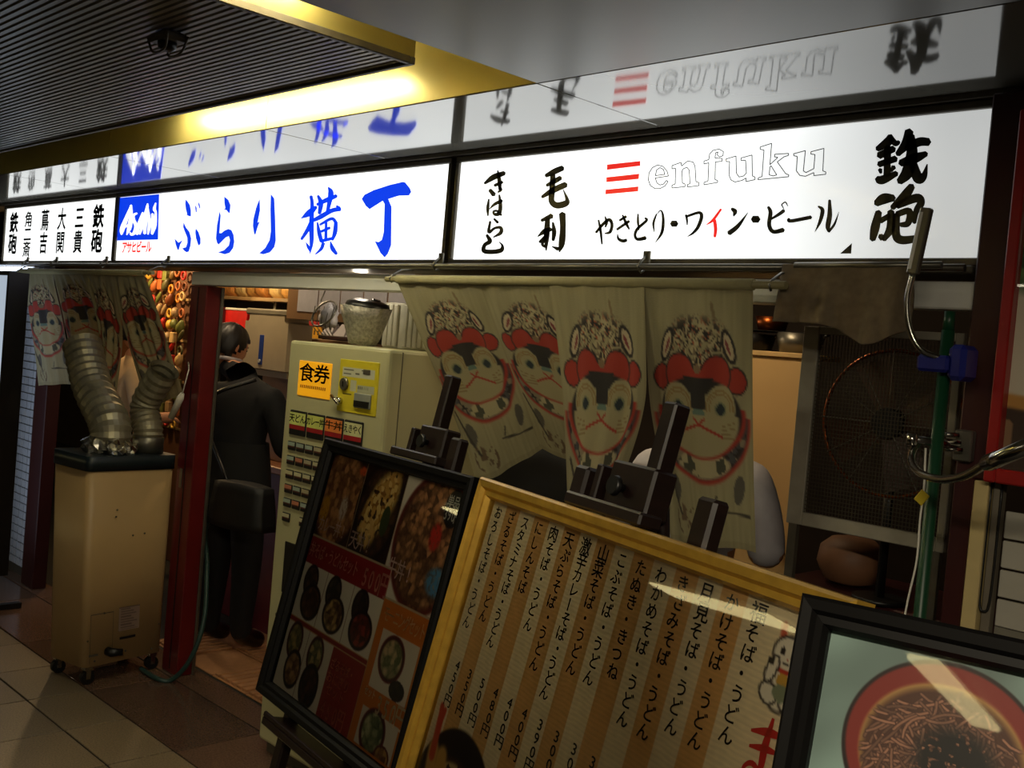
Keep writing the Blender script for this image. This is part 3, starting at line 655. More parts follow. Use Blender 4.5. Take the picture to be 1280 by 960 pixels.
noren('noren_curtain', 'bunched cream curtain with printed dog faces above the beige air cooler', -6.32, -4.75, 1.838, [
    ([(28, 341, 2.2), (34, 390, 2.22), (42, 440, 2.25), (47, 482, 2.29)], [(66, 342, 2.2), (78, 390, 2.22), (88, 440, 2.25), (96, 480, 2.29)], 5, [(0.5, 0.25, 0.02)]),
    ([(66, 342, 2.198), (78, 390, 2.21), (88, 440, 2.24), (94, 480, 2.28)], [(104, 343, 2.2), (128, 390, 2.23), (134, 440, 2.26), (136, 482, 2.30)], 6, [(0.7, 0.15, -0.03), (0.25, 0.12, 0.025)]),
    ([(104, 343, 2.198), (120, 390, 2.2), (128, 450, 2.21), (130, 520, 2.24)], [(141, 344, 2.2), (148, 390, 2.22), (152, 430, 2.24), (140, 530, 2.26)], 7, [(0.5, 0.2, 0.03)]),
    ([(141, 344, 2.198), (150, 390, 2.2), (168, 450, 2.23), (186, 512, 2.30)], [(180, 345, 2.2), (196, 390, 2.22), (212, 440, 2.28), (228, 492, 2.36)], 8, [(0.15, 0.12, 0.012)])])
# dark cloth thrown over the rail at the right
def dark_cloth():
    ny, nx = 40, 50
    L, R_ = edge_curve([(978, 330, 2.262), (974, 360, 2.235), (968, 402, 2.23)], ny), edge_curve([(1138, 326, 2.262), (1140, 365, 2.235), (1134, 408, 2.23)], ny)
    def pos(u, v):
        k = np.round(v * (ny - 1)).astype(int); p = L[k] * (1 - u[..., None]) + R_[k] * u[..., None]
        return p[..., 0], p[..., 1] - 0.010 * np.sin(u * 16 + v * 2) * v - 0.006 * np.sin(u * 37) * v, p[..., 2] - 0.045 * np.exp(-((u - 0.72) / 0.2) ** 2) * v
    u, v = np.meshgrid(np.linspace(0, 1, nx), np.linspace(0, 1, ny)); P = np.stack(pos(u, v), -1)
    b = MB(); b.sm = True; fr = [[b.bm.verts.new(P[i, j]) for j in range(nx)] for i in range(ny)]
    bk = [[b.bm.verts.new(P[i, j] + np.array([0, 0.006, 0])) for j in range(nx)] for i in range(ny)]
    for i in range(ny - 1):
        for j in range(nx - 1): b.face([fr[i][j], fr[i + 1][j], fr[i + 1][j + 1], fr[i][j + 1]]); b.face([bk[i][j], bk[i][j + 1], bk[i + 1][j + 1], bk[i + 1][j]])
    for i in range(ny - 1):
        for j in (0, nx - 1): b.face([fr[i][j], fr[i + 1][j], bk[i + 1][j], bk[i][j]])
    for j in range(nx - 1):
        for i in (0, ny - 1): b.face([fr[i][j], fr[i][j + 1], bk[i][j + 1], bk[i][j]])
    o = one('draped_cloth', b, M_grey_cloth, 'dark olive cloth thrown over the rail under the right-hand sign', 'cloth')
dark_cloth()
MB_ = MB().tube([(-1.36, 2.262, 1.888), (-1.0, 2.262, 1.890)], 0.008, 8)
one('cloth_rail', MB_, M_steel, 'short steel pipe carrying the dark olive cloth', 'rail')

# ------------------------------------------------------------------ spot air cooler with ducts
def cooler():
    t = thing('spot_air_cooler', 'beige upright spot air cooler with dark lid and foil ducts on casters', 'air cooler', (-4.55, 2.1, 0))
    z0, z1, z2 = 0.08, 0.945, 1.01
    def corners(z, px):
        m, r, l = [PZ(*p, z) for p in px]; return [l, m, r, l + r - m]
    bot = corners(z0, ((104, 836), (202, 814), (60, 819))); top = corners(z1, ((111, 590), (219, 586), (66, 578)))
    def loft(b, A, B, r=0.035, n=5):
        def ring(Q):
            out = []; k = len(Q)
            for i in range(k):
                p, a, c = Q[i], Q[i - 1], Q[(i + 1) % k]; d1 = (a - p).normalized() * r; d2 = (c - p).normalized() * r
                for j in range(n + 1):
                    s = j / n; out.append((p + d1) * (1 - s) ** 2 + p * 2 * s * (1 - s) + (p + d2) * s * s)
            return [b.bm.verts.new(q) for q in out]
        R1, R2 = ring(A), ring(B); b.sm = True
        for i in range(len(R1)): b.face([R1[i], R1[(i + 1) % len(R1)], R2[(i + 1) % len(R1)], R2[i]])
        b.sm = False; b.face(R1[::-1]); b.face(R2); return b
    loft(MB(), bot, top).build('shell', M_cool, t)
    ctr = sum(top, Vector()) / 4
    lidb = [ctr + (p - ctr) * 1.03 for p in top]
    lidt = [p + Vector((0, 0, z2 - z1)) for p in lidb]
    loft(MB(), [p + Vector((0, 0, 0.0008)) for p in lidb], lidt).build('lid', M_cooltop, t)
    # wide face runs from m to r: details on it
    m0, r0, m1, r1 = bot[1], bot[2], top[1], top[2]
    nrm = (r0 - m0).cross(Vector((0, 0, 1))).normalized()
    nrm = nrm if nrm.dot(Vector((0, 0, 1.6)) - m0) > 0 or True else nrm
    if (m0 + nrm).length > m0.length: nrm = -nrm
    def fp(s, h, out=0.007):
        a = m0 + (r0 - m0) * s; c = m1 + (r1 - m1) * s; return a + (c - a) * h + nrm * out
    def plate(s0, h0, s1, h1, out=0.0075): return MB().poly([fp(s0, h0, out), fp(s1, h0, out), fp(s1, h1, out), fp(s0, h1, out)])
    def label_print(u, v):
        img = np.ones(u.shape + (3,)) * C(132, 112, 100); fill(img, 0.45, C(100, 82, 78)) if False else None; fill(img, ((np.modf(v * 9)[0] > .45) & (u > .08) & (u < .55 + .4 * np.modf(np.floor(v * 9) * .37)[0]) & (v > .06) & (v < .95)) * 0.75, C(84, 66, 62)); fill(img, (v < .05) * 1.0, C(92, 72, 66)); return img
    a, c, d = fp(.40, .16), fp(.66, .16), fp(.40, .285)
    grid_print('rating_label', label_print, 40, 40, lambda u, v: tuple(d[i] + (c - a)[i] * u + (a - d)[i] * v for i in range(3)), M_poster, t)
    plate(.42, .115, .62, .128).build('name_strip', M_ink, t)
    b = MB()
    for q in ((.06, .02, .065, .27), (.33, .07, .335, .27), (.06, .268, .335, .272)): b.poly([fp(q[0], q[1]), fp(q[2], q[1]), fp(q[2], q[3]), fp(q[0], q[3])])
    b.build('panel_seam', M_bronze, t)
    b = MB()
    for s, h in ((.32, .80), (.31, .765), (.52, .66), (.66, .665), (.22, .27), (.03, .14), (.12, .03), (.36, .06), (.50, .05), (.84, .03), (.92, .16)):
        p = fp(s, h); b.tube([p, p + nrm * 0.003], 0.0045, 8)
    b.build('screws', M_bronze, t)['kind'] = 'stuff'
    p = fp(.29, .065); MB().tube([p - nrm * 0.01, p + nrm * 0.02, p + nrm * 0.045 + (r0 - m0) * 0.1], [0.02, 0.02, 0.014], 12).build('drain_spout', M_black, t)
    plate(.05, .055, .16, .065).build('drain_mark', M_bronze, t)
    for i, q in enumerate(bot):
        cc = sum(bot, Vector()) / 4; p = cc + (q - cc) * 0.82
        w = MB().box((p.x - 0.02, p.y - 0.02, 0.062), (p.x + 0.02, p.y + 0.02, 0.08), 0.002).build('caster', M_chrome, t)
        MB().tube([(p.x - 0.014, p.y, 0.03), (p.x + 0.014, p.y, 0.03)], 0.03, 16).build('wheel', M_black, w)
        for dx in (-0.0175, 0.0175): MB().box((p.x + dx - 0.0015, p.y - 0.01, 0.025), (p.x + dx + 0.0015, p.y + 0.01, 0.064)).build('fork_arm', M_chrome, w)
    # ducts: corrugated foil hose
    def duct(name, path, r, cuff, open_top=True):
        path = smooth_line(path, 11); b = MB(); n = len(path); rs = [r * (1 + 0.045 * (1 if i % 2 else -1) + random.uniform(-.012, .012)) for i in range(n)]
        b.tube([tuple(p) for p in path], rs, 24, cap=False)
        if open_top:
            b.tube([tuple(p) for p in path[-6:]], [x * 0.93 for x in rs[-6:]], 24, cap=False)
        for f in b.bm.faces: f.smooth = False
        o = b.build(name, mat('duct_foil', (156, 150, 128), 0.45, 0.7, 0.2, 14), t); return o
    l, mm, r_, bk = lidt
    c1 = mm * 0.42 + l * 0.18 + bk * 0.28 + r_ * 0.12; c2 = r_ * 0.42 + bk * 0.38 + mm * 0.2
    u1 = PY(103, 432, c1.y + 0.03)
    duct('duct_hose', [c1 + Vector((0, 0, 0.01)), c1 + Vector((-0.005, 0, 0.12)), c1.lerp(u1, 0.6), u1], 0.088, 0)
    u2 = PY(182, 505, c2.y); u3 = PY(206, 462, c2.y + 0.02)
    duct('duct_hose', [c2 + Vector((0, 0, 0.002)), c2 + Vector((0, 0, 0.10)), u2, u3], 0.066, 0, True)
    MB().lathe([(0.074, 0), (0.074, 0.07), (0.068, 0.075)], Matrix.Translation(c2 + Vector((0, 0, 0.001))), 24).build('duct_collar', M_steel, t)
    b = MB(); random.seed(3)
    bb = bmesh.new(); bmesh.ops.create_uvsphere(bb, u_segments=34, v_segments=12, radius=1)
    for v in bb.verts:
        k = random.uniform(0.82, 1.18); v.co = Vector((v.co.x * 0.112 * k, v.co.y * 0.112 * k, max(v.co.z, -0.2) * 0.075 * random.uniform(0.6, 1.4) + 0.02))
    b.merge(bb, Matrix.Translation(c1)); b.build('foil_wrap', M_foil, t)
    b = MB()
    for i in range(5):
        p = (mm * (0.5 - i * 0.05) + r_ * (0.3 + i * 0.06) + l * 0.2); b.box(p + Vector((-0.02, -0.008, 0)), p + Vector((0.02, 0.008, 0.006 + 0.002 * (i % 3))), 0.002)
    b.build('lid_latches', M_black, t)['kind'] = 'stuff'
cooler()

# ------------------------------------------------------------------ ticket vending machine
def vending():
    X0, X1, Y0 = -3.462, -2.838, 2.2
    t = thing('ticket_machine', 'cream meal ticket vending machine with amber panel and rows of buttons', 'vending machine', ((X0 + X1) / 2, 2.45, 0))
    MB().box((X0, Y0, 0.05), (X1, 2.72, 1.592), 0.012, seg=2).build('cabinet', M_cream, t)
    MB().box((X0 + 0.02, Y0 + 0.03, 0.0), (X1 - 0.02, 2.70, 0.05)).build('plinth', M_bronze, t)
    Yf = Y0 - 0.001
    cv = lambda x, y: PY(340 + x / 6, 400 + y / 6, Yf)
    def quad(b, fr, x0, y0, x1, y1): p, q = fr(x0, y0), fr(x1, y1); return p.x, q.x, p.z, q.z
    # amber lamp panel: place by its corners, square to the machine
    a, c = cv(212, 300), cv(432, 590)
    x0, x1, zt, zb = a.x, c.x, cv(205, 300).z, cv(430, 600).z
    MB().box((x0, Y0 - 0.004, zb), (x1, Y0 + 0.002, zt), 0.012, seg=3).build('amber_panel', mat('amber_backlit_panel', (246, 170, 24), 0.4, emit=0.42, var=0.1, scale=5), t)
    fr = lambda x, y: Vector((x, Y0 - 0.0048, y))
    b = MB(); write(b, row('食券', x0 + (x1 - x0) * 0.27, (zt + zb) / 2 + 0.022, (x1 - x0) * 0.46, (x1 - x0) * 0.50, (zt - zb) * 0.56), fr, 0.016); b.build('lettering', M_ink, t)
    b = MB(); 
    for i in range(14): b.box((x0 + 0.02 + i * (x1 - x0 - 0.04) / 14, Y0 - 0.0049, zb + 0.03), (x0 + 0.027 + i * (x1 - x0 - 0.04) / 14, Y0 - 0.0047, zb + 0.042))
    b.build('fine_print', mat('brown_print', (150, 96, 20), 0.5), t)
    # coin and note panel
    p0, p1 = cv(510, 300), cv(800, 735); zt2 = cv(650, 305).z; zb2 = cv(640, 705).z; xa, xb = cv(508, 400).x, cv(796, 500).x
    def panel_print(u, v):
        img = np.ones(u.shape + (3,)) * C(214, 196, 40)
        fill(img, rect(u, v, 0.04, 0.09, 0.96, 0.30), C(196, 196, 170)); fill(img, rect(u, v, 0.30, 0.36, 0.46, 0.6), C(190, 190, 160)); fill(img, rect(u, v, 0.04, 0.36, 0.97, 0.62) * (u > 0.5) * (v > 0.45), C(176, 178, 150))
        fill(img, rect(u, v, 0.08, 0.13, 0.36, 0.16) + rect(u, v, 0.08, 0.22, 0.3, 0.25) + rect(u, v, 0.42, 0.2, 0.54, 0.24) + rect(u, v, 0.58, 0.12, 0.8, 0.15), C(90, 88, 70))
        fill(img, rect(u, v, 0.5, 0.48, 0.8, 0.54) * (np.sin(u * 120) > -0.2), C(110, 110, 92)); fill(img, rect(u, v, 0.1, 0.66, 0.34, 0.69), C(60, 56, 30))
        return img
    MB().box((xa, Y0 - 0.003, zb2), (xb, Y0 + 0.002, zt2), 0.010, seg=2).build('coin_panel', mat('yellow_panel', (214, 196, 40), 0.4), t)
    grid_print('coin_panel_print', panel_print, 60, 80, lambda u, v: (xa + 0.012 + (xb - xa - 0.024) * u, np.full_like(u, Y0 - 0.0036), zt2 - 0.012 - (zt2 - zb2 - 0.024) * v), M_poster, t)
    q = lambda u, v, o=0.004: Vector((xa + (xb - xa) * u, Y0 - o, zt2 - (zt2 - zb2) * v))
    MB().tube([q(.17, .47), q(.17, .47, 0.012)], [0.024, 0.021], 20).build('coin_slot', M_steel, t)
    MB().box(q(.16, .52, 0.014), q(.18, .42, 0.012)).build('coin_slit', M_black, t)
    MB().box(q(.46, .88, 0.010), q(.88, .60, 0.003), 0.003).build('ticket_tray', mat('grey_tray', (140, 144, 136), 0.4), t)
    MB().box(q(.48, .86, 0.012), q(.86, .745, 0.0095)).build('tray_mouth', M_black, t)
    MB().tube([q(.10, .80, 0.0), q(.10, .80, 0.02)], 0.012, 14).tube([q(-.06, .72, 0.02), q(.16, .86, 0.022)], 0.006, 8).build('return_lever', M_chrome, t)
    MB().box(q(.62, .24, 0.006), q(.80, .15, 0.003), 0.002).build('display_window', M_bronze, t)
    # buttons
    cb = lambda x, y: PY(340 + x / 4.8, 480 + y / 4.8, Yf)
    xs0, xs1 = cb(116, 150).x, cb(560, 230).x; pw = (xs1 - xs0) / 4.0; zt3, zb3 = cb(116, 152).z, cb(112, 300).z
    big = ['天どん', 'カレー丼', '牛丼', 'えきやく']; bg = [(206, 214, 120), (208, 214, 110), (224, 130, 60), (206, 206, 150)]
    M_prs = mat('brown_price_strip', (96, 46, 36), 0.5); M_pr = mat('red_price_strip', (150, 24, 30), 0.5)
    for i in range(4):
        x0, x1 = xs0 + pw * i, xs0 + pw * (i + 1) - 0.007
        k = MB().box((x0, Y0 - 0.006, zb3), (x1, Y0 + 0.001, zt3), 0.003).build('menu_button', M_ink, t)
        MB().box((x0 + 0.003, Y0 - 0.0066, zb3 + (zt3 - zb3) * 0.42), (x1 - 0.003, Y0 - 0.0061, zt3 - 0.008)).build('button_card', mat('card_%d' % i, bg[i], 0.5), k)
        MB().box((x0 + 0.003, Y0 - 0.0066, zb3 + (zt3 - zb3) * 0.24), (x1 - 0.003, Y0 - 0.0061, zb3 + (zt3 - zb3) * 0.42)).build('price_strip', M_pr, k)
        b = MB(); n = len(big[i]); write(b, row(big[i], x0 + (x1 - x0) / n * 0.5, zb3 + (zt3 - zb3) * 0.68, (x1 - x0) / n, (x1 - x0) / n * 1.05, (zt3 - zb3) * 0.36), lambda x, y: Vector((x, Y0 - 0.0069, y)), 0.015); b.build('lettering', M_ink, k)
    rz = [cb(100, y).z for y in (338, 425, 512, 600, 685, 775)]; hh = (rz[0] - rz[1]) * 0.62
    sx0 = cb(100, 340).x + 0.002; sp = (xs1 - sx0) / 8.0; random.seed(11)
    me = None; tops = [mat('button_card_small_%d' % i, c, 0.5) for i, c in enumerate([(196, 190, 150), (170, 160, 130), (190, 120, 90), (160, 176, 160)])]
    for r in range(6):
        for i in range(8):
            if r == 5 and i not in (0, 2, 3): continue
            x0 = sx0 + sp * i + (0.0 if i < 4 else 0.006); x1 = x0 + sp - 0.008; z1 = rz[r]; z0 = z1 - hh
            k = MB().box((x0, Y0 - 0.006, z0), (x1, Y0 + 0.001, z1), 0.002).build('menu_button', M_ink, t)
            MB().box((x0 + 0.002, Y0 - 0.0066, z0 + hh * 0.5), (x1 - 0.002, Y0 - 0.0061, z1 - 0.003)).build('button_card', random.choice(tops), k)
            MB().box((x0 + 0.002, Y0 - 0.0066, z0 + hh * 0.36), (x1 - 0.002, Y0 - 0.0061, z0 + hh * 0.46)).build('price_strip', M_prs, k)
    a = PY(357, 676, Yf); c = PY(374, 741, Yf)
    MB().box((a.x, Y0 - 0.004, PY(358, 742, Yf).z), (a.x + 0.20, Y0 + 0.001, a.z), 0.003).build('change_tray', M_ink, t)
    p = PY(349, 768, Yf); MB().tube([p, p + Vector((0, -0.012, 0))], 0.009, 12).build('lock', M_chrome, t)
    MB().box((X0 + 0.004, Y0 - 0.0015, 0.36), (X1 - 0.004, Y0 + 0.001, 0.363)).build('door_seam', M_bronze, t)
    MB().box((X1 - 0.002, 2.255, 0.06), (X1 + 0.0012, 2.258, 1.585)).build('side_seam', M_bronze, t)
vending()

# ------------------------------------------------------------------ framed menu boards on easels
def board_frame(A, ex, e, N):
    M = Matrix(((ex[0], -e[0], N[0], A[0]), (ex[1], -e[1], N[1], A[1]), (ex[2], -e[2], N[2], A[2]), (0, 0, 0, 1)))
    return M
B1 = board_frame((-2.7313, 1.9108, 1.3), (0.9888, -0.1495, 0), (-0.0308, -0.2034, -0.9786), (-0.1463, -0.9676, 0.2057))
B2 = board_frame((-1.6251, 1.5513, 1.345), (0.9597, -0.281, 0), (-0.0618, -0.2111, -0.9755), (-0.2741, -0.9362, 0.2199))
B3 = board_frame((-0.6111, 1.1073, 1.37), (0.9867, 0.1626, 0), (0.036, -0.2185, -0.9752), (0.1585, -0.9622, 0.2214))
def picture(M, w, h, fwid, m, label, name, prof=0.022, bev=0.005, inner=None):
    """frame of four mitred rails, backing board and glass; local x right, y up from the top-left corner, z out"""
    t = thing(name, label, 'menu board', M=M)
    for i in range(4):
        b = MB()
        cs = [Vector((0, 0)), Vector((w, 0)), Vector((w, -h)), Vector((0, -h))]; p, q = cs[i], cs[(i + 1) % 4]
        d = (q - p).normalized(); nin = Vector((d.y, -d.x)); 
        secs = []
        for (o, z) in ((0, -0.018), (0, prof * 0.7), (fwid * 0.12, prof), (fwid * 0.45, prof * 0.92), (fwid * 0.6, prof * 0.55), (fwid * 0.85, prof * 0.6), (fwid, prof * 0.1), (fwid, -0.018)):
            secs.append((p + (d + nin) * o, q + (-d + nin) * o, z))
        va = [b.bm.verts.new((s[0].x, s[0].y, s[2])) for s in secs]; vb = [b.bm.verts.new((s[1].x, s[1].y, s[2])) for s in secs]
        for k in range(len(secs)): b.face([va[k], vb[k], vb[(k + 1) % len(secs)], va[(k + 1) % len(secs)]])
        b.face(va); b.face(vb[::-1]); b.build('frame_rail', m, t, world=False)
    MB().box((fwid * 0.6, -h + fwid * 0.6, -0.016), (w - fwid * 0.6, -fwid * 0.6, -0.010)).build('backing_board', M_inkbrown, t, world=False)
    MB().poly([(fwid * 0.95, -fwid * 0.95, -0.002), (fwid * 0.95, -h + fwid * 0.95, -0.002), (w - fwid * 0.95, -h + fwid * 0.95, -0.002), (w - fwid * 0.95, -fwid * 0.95, -0.002)]).build('glass_pane', M_glass, t, world=False, front=(0, 0, 1))
    return t
ZP = -0.0095
def easel(M, w, h, mx, top, label, clampx, stubs, ledge_y, foot, gap=0.0):
    """H-frame easel behind the board; local coordinates of the board"""
    t = thing('easel', label, 'easel', M=M, group=None)
    Mi = M.inverted()
    def toground(x, y, z):      # distance down the local -y until the floor
        p = M @ Vector((x, y, z)); d = (M.to_3x3() @ Vector((0, -1, 0))); return y - (p.z - 0.0) / -d.z
    yb = toground(mx, 0, -0.05) + 0.03
    MB().box((mx - 0.019, yb, -0.072), (mx + 0.019, top, -0.036), 0.004).build('mast', M_wood, t, world=False)
    for sx, st in stubs:
        y2 = toground(sx, 0, -0.04) + 0.012
        MB().box((sx - 0.024, y2, -0.056), (sx + 0.024, st, -0.022), 0.006).build('upright', M_wood, t, world=False)
    xa, xb = min(s[0] for s in stubs) - 0.02, max(s[0] for s in stubs) + 0.02
    MB().box((xa, -h * 0.55 - 0.02, -0.075), (xb, -h * 0.55 + 0.02, -0.057), 0.003).build('cross_bar', M_wood, t, world=False)
    MB().box((xa, yb + 0.12, -0.075), (xb, yb + 0.16, -0.057), 0.003).build('cross_bar', M_wood, t, world=False)
    MB().box((0.12 * w + 0.06, -ledge_y - 0.024, -0.034), (0.88 * w, -ledge_y, 0.055), 0.004).box((0.12 * w + 0.06, -ledge_y - 0.001, 0.044), (0.88 * w, -ledge_y + 0.014, 0.055), 0.003).build('ledge', M_wood, t, world=False)
    c0, c1, ct = clampx
    k = MB().box((c0 + 0.035, 0.016, -0.080), (c1 - 0.015, ct, -0.028), 0.005).build('clamp_block', M_wood, t, world=False)
    MB().box((c0 - 0.03, 0.002, -0.036), (c1 + 0.03, 0.026, 0.012), 0.004).build('clamp_bar', M_wood, k, world=False)
    MB().box((c0 + 0.0, 0.016, -0.06), (c0 + 0.02, ct - 0.015, -0.020), 0.003).build('clamp_cheek', M_wood, k, world=False)
    kx = c0 + 0.035 + (c1 - c0 - 0.05) * 0.4; ky = ct * 0.55
    MB().tube([(kx, ky, -0.030), (kx, ky, -0.018), (kx, ky, -0.012), (kx, ky, -0.002)], [0.008, 0.008, 0.019, 0.017], 16).build('knob', M_black, k, world=False)
    # rear prop leg
    p = Vector((mx, top * 0.5 - 0.05, -0.075)); pw = M @ p; back = M.to_3x3() @ Vector((0, 0, -1)); back.z = 0; back.normalize()
    fw = pw + back * 0.16; fw.z = 0.012
    MB().tube([p, Mi @ fw], 0.013, 8).build('prop_leg', M_wood, t, world=False)
    return t
easel(B1, 0.84, 0.80, 0.519, 0.254, 'dark wooden easel holding the picture menu beside the ticket machine', (0.425, 0.61, 0.105), [(0.655, 0.087), (0.16, -0.1)], 0.826, 0)
easel(B2, 1.06, 0.90, 0.504, 0.226, 'dark wooden easel holding the gold-framed handwritten menu', (0.36, 0.545, 0.105), [(0.308, 0.079), (0.684, 0.079)], 0.928, 0)
easel(B3, 0.336, 0.27, 0.168, -0.03, 'small dark easel behind the black-framed noodle photograph', (0.11, 0.23, 0.02), [(0.06, -0.05), (0.28, -0.05)], 0.296, 0) if False else None

# --- picture menu
def cells(x, y, seed):
    xi, yi = np.floor(x), np.floor(y); d1 = np.full(x.shape, 9.0); idv = np.zeros(x.shape)
    hh = lambda a, b, k: np.modf(np.abs(np.sin(a * 127.1 + b * 311.7 + (seed + k) * 74.7) * 43758.5453))[0]
    for dx in (-1, 0, 1):
        for dy in (-1, 0, 1):
            a, b = xi + dx, yi + dy; d = np.hypot(a + hh(a, b, 0) - x, b + hh(a, b, 3) - y); m = d < d1
            d1 = np.where(m, d, d1); idv = np.where(m, hh(a, b, 7), idv)
    return d1, idv
def food(img, u, v, cx, cy, rx, ry, bowl, base, dark, seed, inner=0.82, spots=()):
    fill(img, ell(u, v, cx, cy, rx, ry, 0, 0.05), np.asarray(bowl)); fill(img, ell(u, v, cx, cy, rx * 0.93, ry * 0.93), np.asarray(bowl) * 0.55)
    d_, n = cells(u * 34 + v * 12, v * 30 - u * 9, seed); n2 = vnoise(u * 130, v * 110, seed + 5); n = n * np.clip(1.25 - d_ * 1.1, 0, 1)
    tex = np.asarray(dark) + (np.asarray(base) - np.asarray(dark)) * np.clip(n * 1.15 + n2 * 0.35 - 0.05, 0, 1)[..., None]
    m = ell(u, v, cx, cy, rx * inner, ry * inner, 0, 0.12)[..., None]; img[:] = img * (1 - m) + tex * m
    for (dx, dy, r1, r2, col) in spots: fill(img, ell(u, v, cx + dx, cy + dy, r1, r2, 0, 0.4) * (0.55 + 0.45 * (n2 > 0.35)), np.asarray(col))
def menu1_print(u, v):
    img = np.ones(u.shape + (3,)) * C(120, 34, 26)
    blk = C(40, 12, 10)
    # three donburi photos
    fill(img, rect(u, v, 0, 0, 1, 0.44), C(46, 22, 16))
    fill(img, rect(u, v, 0, 0, .29, .36), C(58, 34, 24)); food(img, u, v, .13, .17, .20, .22, blk, C(206, 150, 96), C(104, 60, 34), 1, 0.9, ((-0.09, .07, .035, .06, C(214, 160, 40)), (.06, .04, .03, .05, C(214, 200, 180)), (.14, -.13, .03, .02, C(220, 90, 40))))
    fill(img, rect(u, v, .293, 0, .60, .36), C(44, 20, 16)); food(img, u, v, .45, .17, .17, .22, blk, C(90, 60, 34), C(40, 26, 20), 2)
    d_, n = cells(u * 44, v * 40, 4); tq = ell(u, v, .455, .15, .085, .165, 0.5, .35) * (vnoise(u * 50, v * 50, 3) > .25) * rect(u, v, .296, 0, .6, .36); fill(img, tq, C(238, 208, 128)); fill(img, tq * (n > .55), C(214, 166, 84)); fill(img, tq * (d_ > .62), C(170, 116, 50)); fill(img, ell(u, v, .41, .27, .06, .06, 0, .4) * (n > .3) * rect(u, v, .296, 0, .6, .36), C(226, 186, 110)); fill(img, ell(u, v, .52, .20, .03, .06), C(60, 74, 40))
    m3 = rect(u, v, .603, 0, 1, .46); sub = img.copy(); fill(sub, np.ones_like(u), C(232, 224, 204)); food(sub, u, v, .84, .22, .23, .26, C(110, 30, 22), C(206, 150, 98), C(70, 40, 26), 3, .9, ((.03, -.03, .035, .05, C(206, 52, 40)), (.10, .12, .06, .05, C(90, 150, 190))))
    img[:] = img * (1 - m3[..., None]) + sub * m3[..., None]
    fill(img, ell(u, v, .935, .075, .055, .07, 0, .05), C(20, 14, 14))
    for x in (.29, .60): fill(img, rect(u, v, x, 0, x + .006, .36), C(170, 150, 120))
    fill(img, rect(u, v, 0, .355, .66, .362) + rect(u, v, .66, .46, 1, .467), C(196, 180, 140))
    # red band, morning set column
    fill(img, rect(u, v, 0, .362, .66, .475), C(150, 26, 26))
    fill(img, rect(u, v, .66, .467, 1, 1), C(208, 118, 36)); fill(img, rect(u, v, .655, .362, .66, 1), C(190, 160, 110))
    # three trays
    fill(img, rect(u, v, 0, .475, .655, .70), C(232, 224, 202))
    for i, (x, c1_, c2_) in enumerate(((.11, C(120, 80, 50), C(96, 66, 40)), (.31, C(214, 176, 110), C(70, 60, 44)), (.53, C(160, 60, 44), C(60, 40, 30)))):
        food(img, u, v, x - .02, .54, .06, .07, blk, c2_, C(24, 16, 14), 11 + i); food(img, u, v, x + .02, .62, .085, .075, blk, c1_, C(50, 28, 20), 14 + i)
    for x in (.21, .43): fill(img, rect(u, v, x, .475, x + .005, .70), C(150, 110, 80))
    fill(img, rect(u, v, 0, .70, .655, .706) + rect(u, v, 0, .722, .655, .728), C(206, 160, 110)); fill(img, rect(u, v, 0, .706, .655, .722), C(150, 30, 26))
    fill(img, rect(u, v, 0, .728, .40, 1), C(230, 220, 196))
    food(img, u, v, .09, .79, .065, .08, C(96, 26, 22), C(190, 160, 96), C(70, 70, 40), 21, .8); food(img, u, v, .13, .90, .07, .08, blk, C(196, 150, 96), C(80, 50, 30), 22, .8)
    food(img, u, v, .28, .80, .065, .08, C(96, 26, 22), C(200, 170, 110), C(70, 74, 44), 23, .8); food(img, u, v, .29, .92, .075, .09, blk, C(90, 54, 34), C(30, 20, 18), 24, .8)
    fill(img, rect(u, v, .19, .728, .195, 1), C(150, 110, 80))
    fill(img, rect(u, v, .40, .728, .655, 1), C(158, 40, 30))
    fill(img, rect(u, v, .70, .565, .95, .78), C(226, 216, 192)); food(img, u, v, .80, .655, .085, .085, C(110, 24, 24), C(206, 180, 130), C(74, 86, 50), 31, .8); food(img, u, v, .88, .745, .05, .035, blk, C(50, 34, 26), C(24, 18, 16), 32)
    fill(img, rect(u, v, .70, .85, .95, 1), C(226, 216, 192)); food(img, u, v, .80, .92, .085, .085, C(110, 24, 24), C(196, 190, 140), C(60, 74, 44), 33, .8); food(img, u, v, .89, .975, .05, .04, C(120, 40, 30), C(200, 150, 80), C(90, 50, 30), 34)
    fill(img, rect(u, v, .70, .985, .95, 1), C(208, 118, 36))
    return img
def menu_text(items, t, m, off=0.012):
    b = MB(); write(b, items, lambda x, y: Vector((x, -y, ZP + 0.0008)), off); return b.build('lettering', m, t, world=False)
def flip(items): return [(ch, x, y, w_, -h_ if False else h_, r) for (ch, x, y, w_, h_, r) in items]
class Txt:
    """collects characters laid out with y running down the board"""
    def __init__(s): s.it = []
    def row(s, txt, x, y, step, w_, h_):
        for i, ch in enumerate(txt): s.it.append((ch, x + i * step, -y, w_, h_, 0))
        return s
    def col(s, txt, x, y, step, w_, h_):
        for i, ch in enumerate(txt): s.it.append((ch, x, -(y + i * step), w_, h_, 1 if ch == 'ー' else 0))
        return s
    def build(s, t, m, off=0.01):
        b = MB(); write(b, s.it, lambda x, y: Vector((x, y, ZP + 0.001)), off); return b.build('lettering', m, t, world=False)
k1 = picture(B1, 0.84, 0.80, 0.042, M_blackframe, 'black-framed picture menu of rice bowls, red and orange, beside the ticket machine', 'menu_board')
x0_, x1_, y0_, y1_ = 0.040, 0.800, 0.040, 0.762
